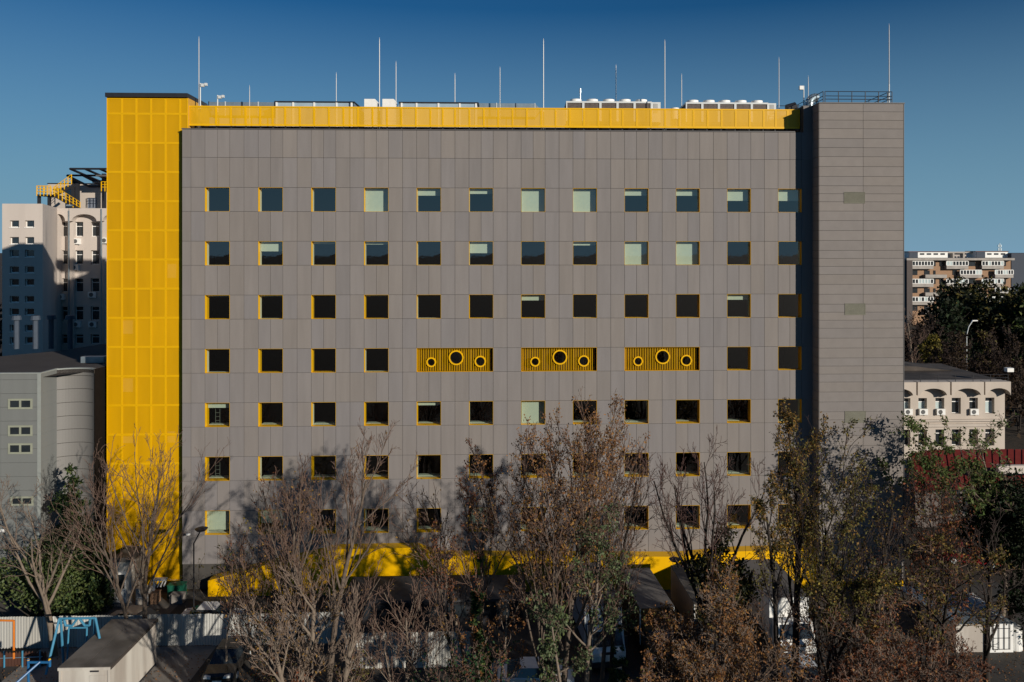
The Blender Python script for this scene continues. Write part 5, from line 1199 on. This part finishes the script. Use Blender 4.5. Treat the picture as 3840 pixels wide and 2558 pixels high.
# ---- bushes along the bottom
tree('big brown-leaved bush below the fan-shaped tree', 2700, 2125, -24, 430, 'bush', 61, t0=0.20, stems=3, r0=.09, bark=M_BARK, twig=M_TWIGL, dens=1.1, leaves=[('brown', 9000, 0.082, 0, 1), ('gold', 1500, 0.077, 0, 1)], name='bush', cat='bush', group='bushes along the bottom')
tree('rust-leaved bush at the bottom, left of the big brown bush', 2480, 2330, -24.5, 300, 'bush', 62, t0=0.20, stems=2, r0=.07, bark=M_BARK, twig=M_TWIG, dens=.9, leaves=[('brown', 2600, 0.086, 0, 1), ('olive', 500, 0.086, 0, 1)], name='bush', cat='bush', group='bushes along the bottom')
tree('widest rust-brown bush at the bottom right', 3330, 2215, -24, 560, 'bush', 63, t0=0.25, stems=4, r0=.09, bark=M_BARK, twig=M_TWIGL, dens=1.1, leaves=[('rust', 11000, 0.086, 0, 1), ('brown', 4500, 0.086, 0, 1)], name='bush', cat='bush', group='bushes along the bottom')
tree('rust-brown bush at the bottom between the white car and the widest bush', 3130, 2420, -25, 380, 'bush', 64, t0=0.20, stems=3, r0=.07, bark=M_BARK, twig=M_TWIG, dens=.9, leaves=[('rust', 3500, 0.086, 0, 1)], name='bush', cat='bush', group='bushes along the bottom')
tree('rust-brown bush at the bottom right below the white hut', 3560, 2350, -24.5, 300, 'bush', 65, t0=0.20, stems=3, r0=.07, bark=M_BARK, twig=M_TWIG, dens=.9, leaves=[('rust', 3200, 0.086, 0, 1)], name='bush', cat='bush', group='bushes along the bottom')
tree('sparse copper-leaved bush below the ivy column', 1850, 2200, -19.5, 230, 'slender', 66, t0=0.40, stems=2, r0=.10, bark=M_BARKL, leaves=[('brown', 900, 0.095, .1, 1)], name='bush', cat='bush', group='bushes along the bottom')
tree('dark bush at the bottom centre left of the central trunk', 1740, 2380, -21.5, 330, 'bush', 67, stems=2, r0=.07, bark=M_BARKD, dens=.7, leaves=[('ivy', 1200, .11, 0, 1), ('rust', 400, 0.086, 0, 1)], name='bush', cat='bush', group='bushes along the bottom')
# ---- behind, right and left
blob('great dark tree before the distant apartment slab', 3690, 1035, 95, 470, 'nearblack', 71, n=15000, size=.55, zlo=.05, clumps=60, kind2='olive', group='trees beyond the cream arcade')
blob('dark tree left of the great one beyond the arcade', 3560, 1120, 88, 260, 'nearblack', 72, n=7000, size=.5, zlo=.03, clumps=40, group='trees beyond the cream arcade', kind2='dark')
blob('dark green tree at the right edge beyond the arcade', 3850, 1050, 84, 260, 'nearblack', 73, n=7000, size=.5, zlo=.03, clumps=40, group='trees beyond the cream arcade', kind2='green')
blob('yellow-green round tree beyond the arcade roof', 3497, 1240, 60, 110, 'olive', 74, n=3000, size=.30, zlo=.05, clumps=26, group='trees beyond the cream arcade', kind2='yellow', name='leafy_tree')
blob('dull olive tree left of the tall street lamp', 3600, 1228, 62, 90, 'dim', 75, n=2200, size=.30, zlo=.05, clumps=22, group='trees beyond the cream arcade', kind2='olive', name='leafy_tree')
blob('dull yellow-green tree right of the tall street lamp', 3675, 1225, 64, 130, 'dim', 76, n=3000, size=.30, zlo=.05, clumps=24, group='trees beyond the cream arcade', kind2='olive', name='leafy_tree')
tree('pale-stemmed bare tree just right of the grey tower top half', 3418, 1150, 58, 100, 'slender', 77, r0=.2, bark=M_BARKL, twig=M_TWIG, group='trees beyond the cream arcade', rmin=.03)
for k, (u, v, Y, w_, lab) in enumerate(((3450, 1170, 70, 170, 'brown bare thicket tree nearest the grey tower, beyond the arcade'), (3555, 1240, 50, 150, 'brown bare thicket tree behind the yellow-green round tree'), (3720, 1235, 52, 190, 'brown bare thicket tree right of the tall street lamp'), (3820, 1220, 48, 170, 'brown bare thicket tree at the right edge'))):
    tree(lab, u, v, Y, w_, 'spread', 80+k, stems=2, r0=.16, bark=M_BARKD, twig=M_TWIGD, dens=.7, group='trees beyond the cream arcade', rmin=.035, leaves=[('dim', 1500, .22, .1, 1)])
for k, (x, Y, h_, w_) in enumerate(((75, 60, 6, 30), (60, 75, 7, 26), (95, 90, 8, 40))):
    pass
rs = np.random.RandomState(5); n = 26000
C_ = np.stack([rs.uniform(38, 150, n), rs.uniform(42, 130, n), rs.rand(n)**.6*5.5], 1)
far = leaf_mesh('far_thicket', C_, .5, lf('dim'), rs); o = link('far_thicket', far, kind='stuff'); tag(o, 'brown undergrowth mass beyond the cream arcade', 'undergrowth')
n = 5000; C_ = np.stack([rs.uniform(-110, -60, n), rs.uniform(60, 110, n), rs.rand(n)**.6*14], 1)
o = link('far_wood', leaf_mesh('far_wood', C_, .6, lf('dim'), rs), kind='stuff'); tag(o, 'dull tree mass far behind at the left picture edge', 'wood')
n = 9000; C_ = np.stack([rs.uniform(-34, 36, n), rs.uniform(-20, -9, n), rs.rand(n)*.06+.03], 1)
o = link('fallen_leaves', leaf_mesh('fallen_leaves', C_, .07, lf('brown'), rs), kind='stuff'); tag(o, 'brown fallen leaves scattered over the yard ground', 'fallen leaves')
print('branches', TREECOUNT[0], 'polys', sum(len(m.polygons) for m in bpy.data.meshes))
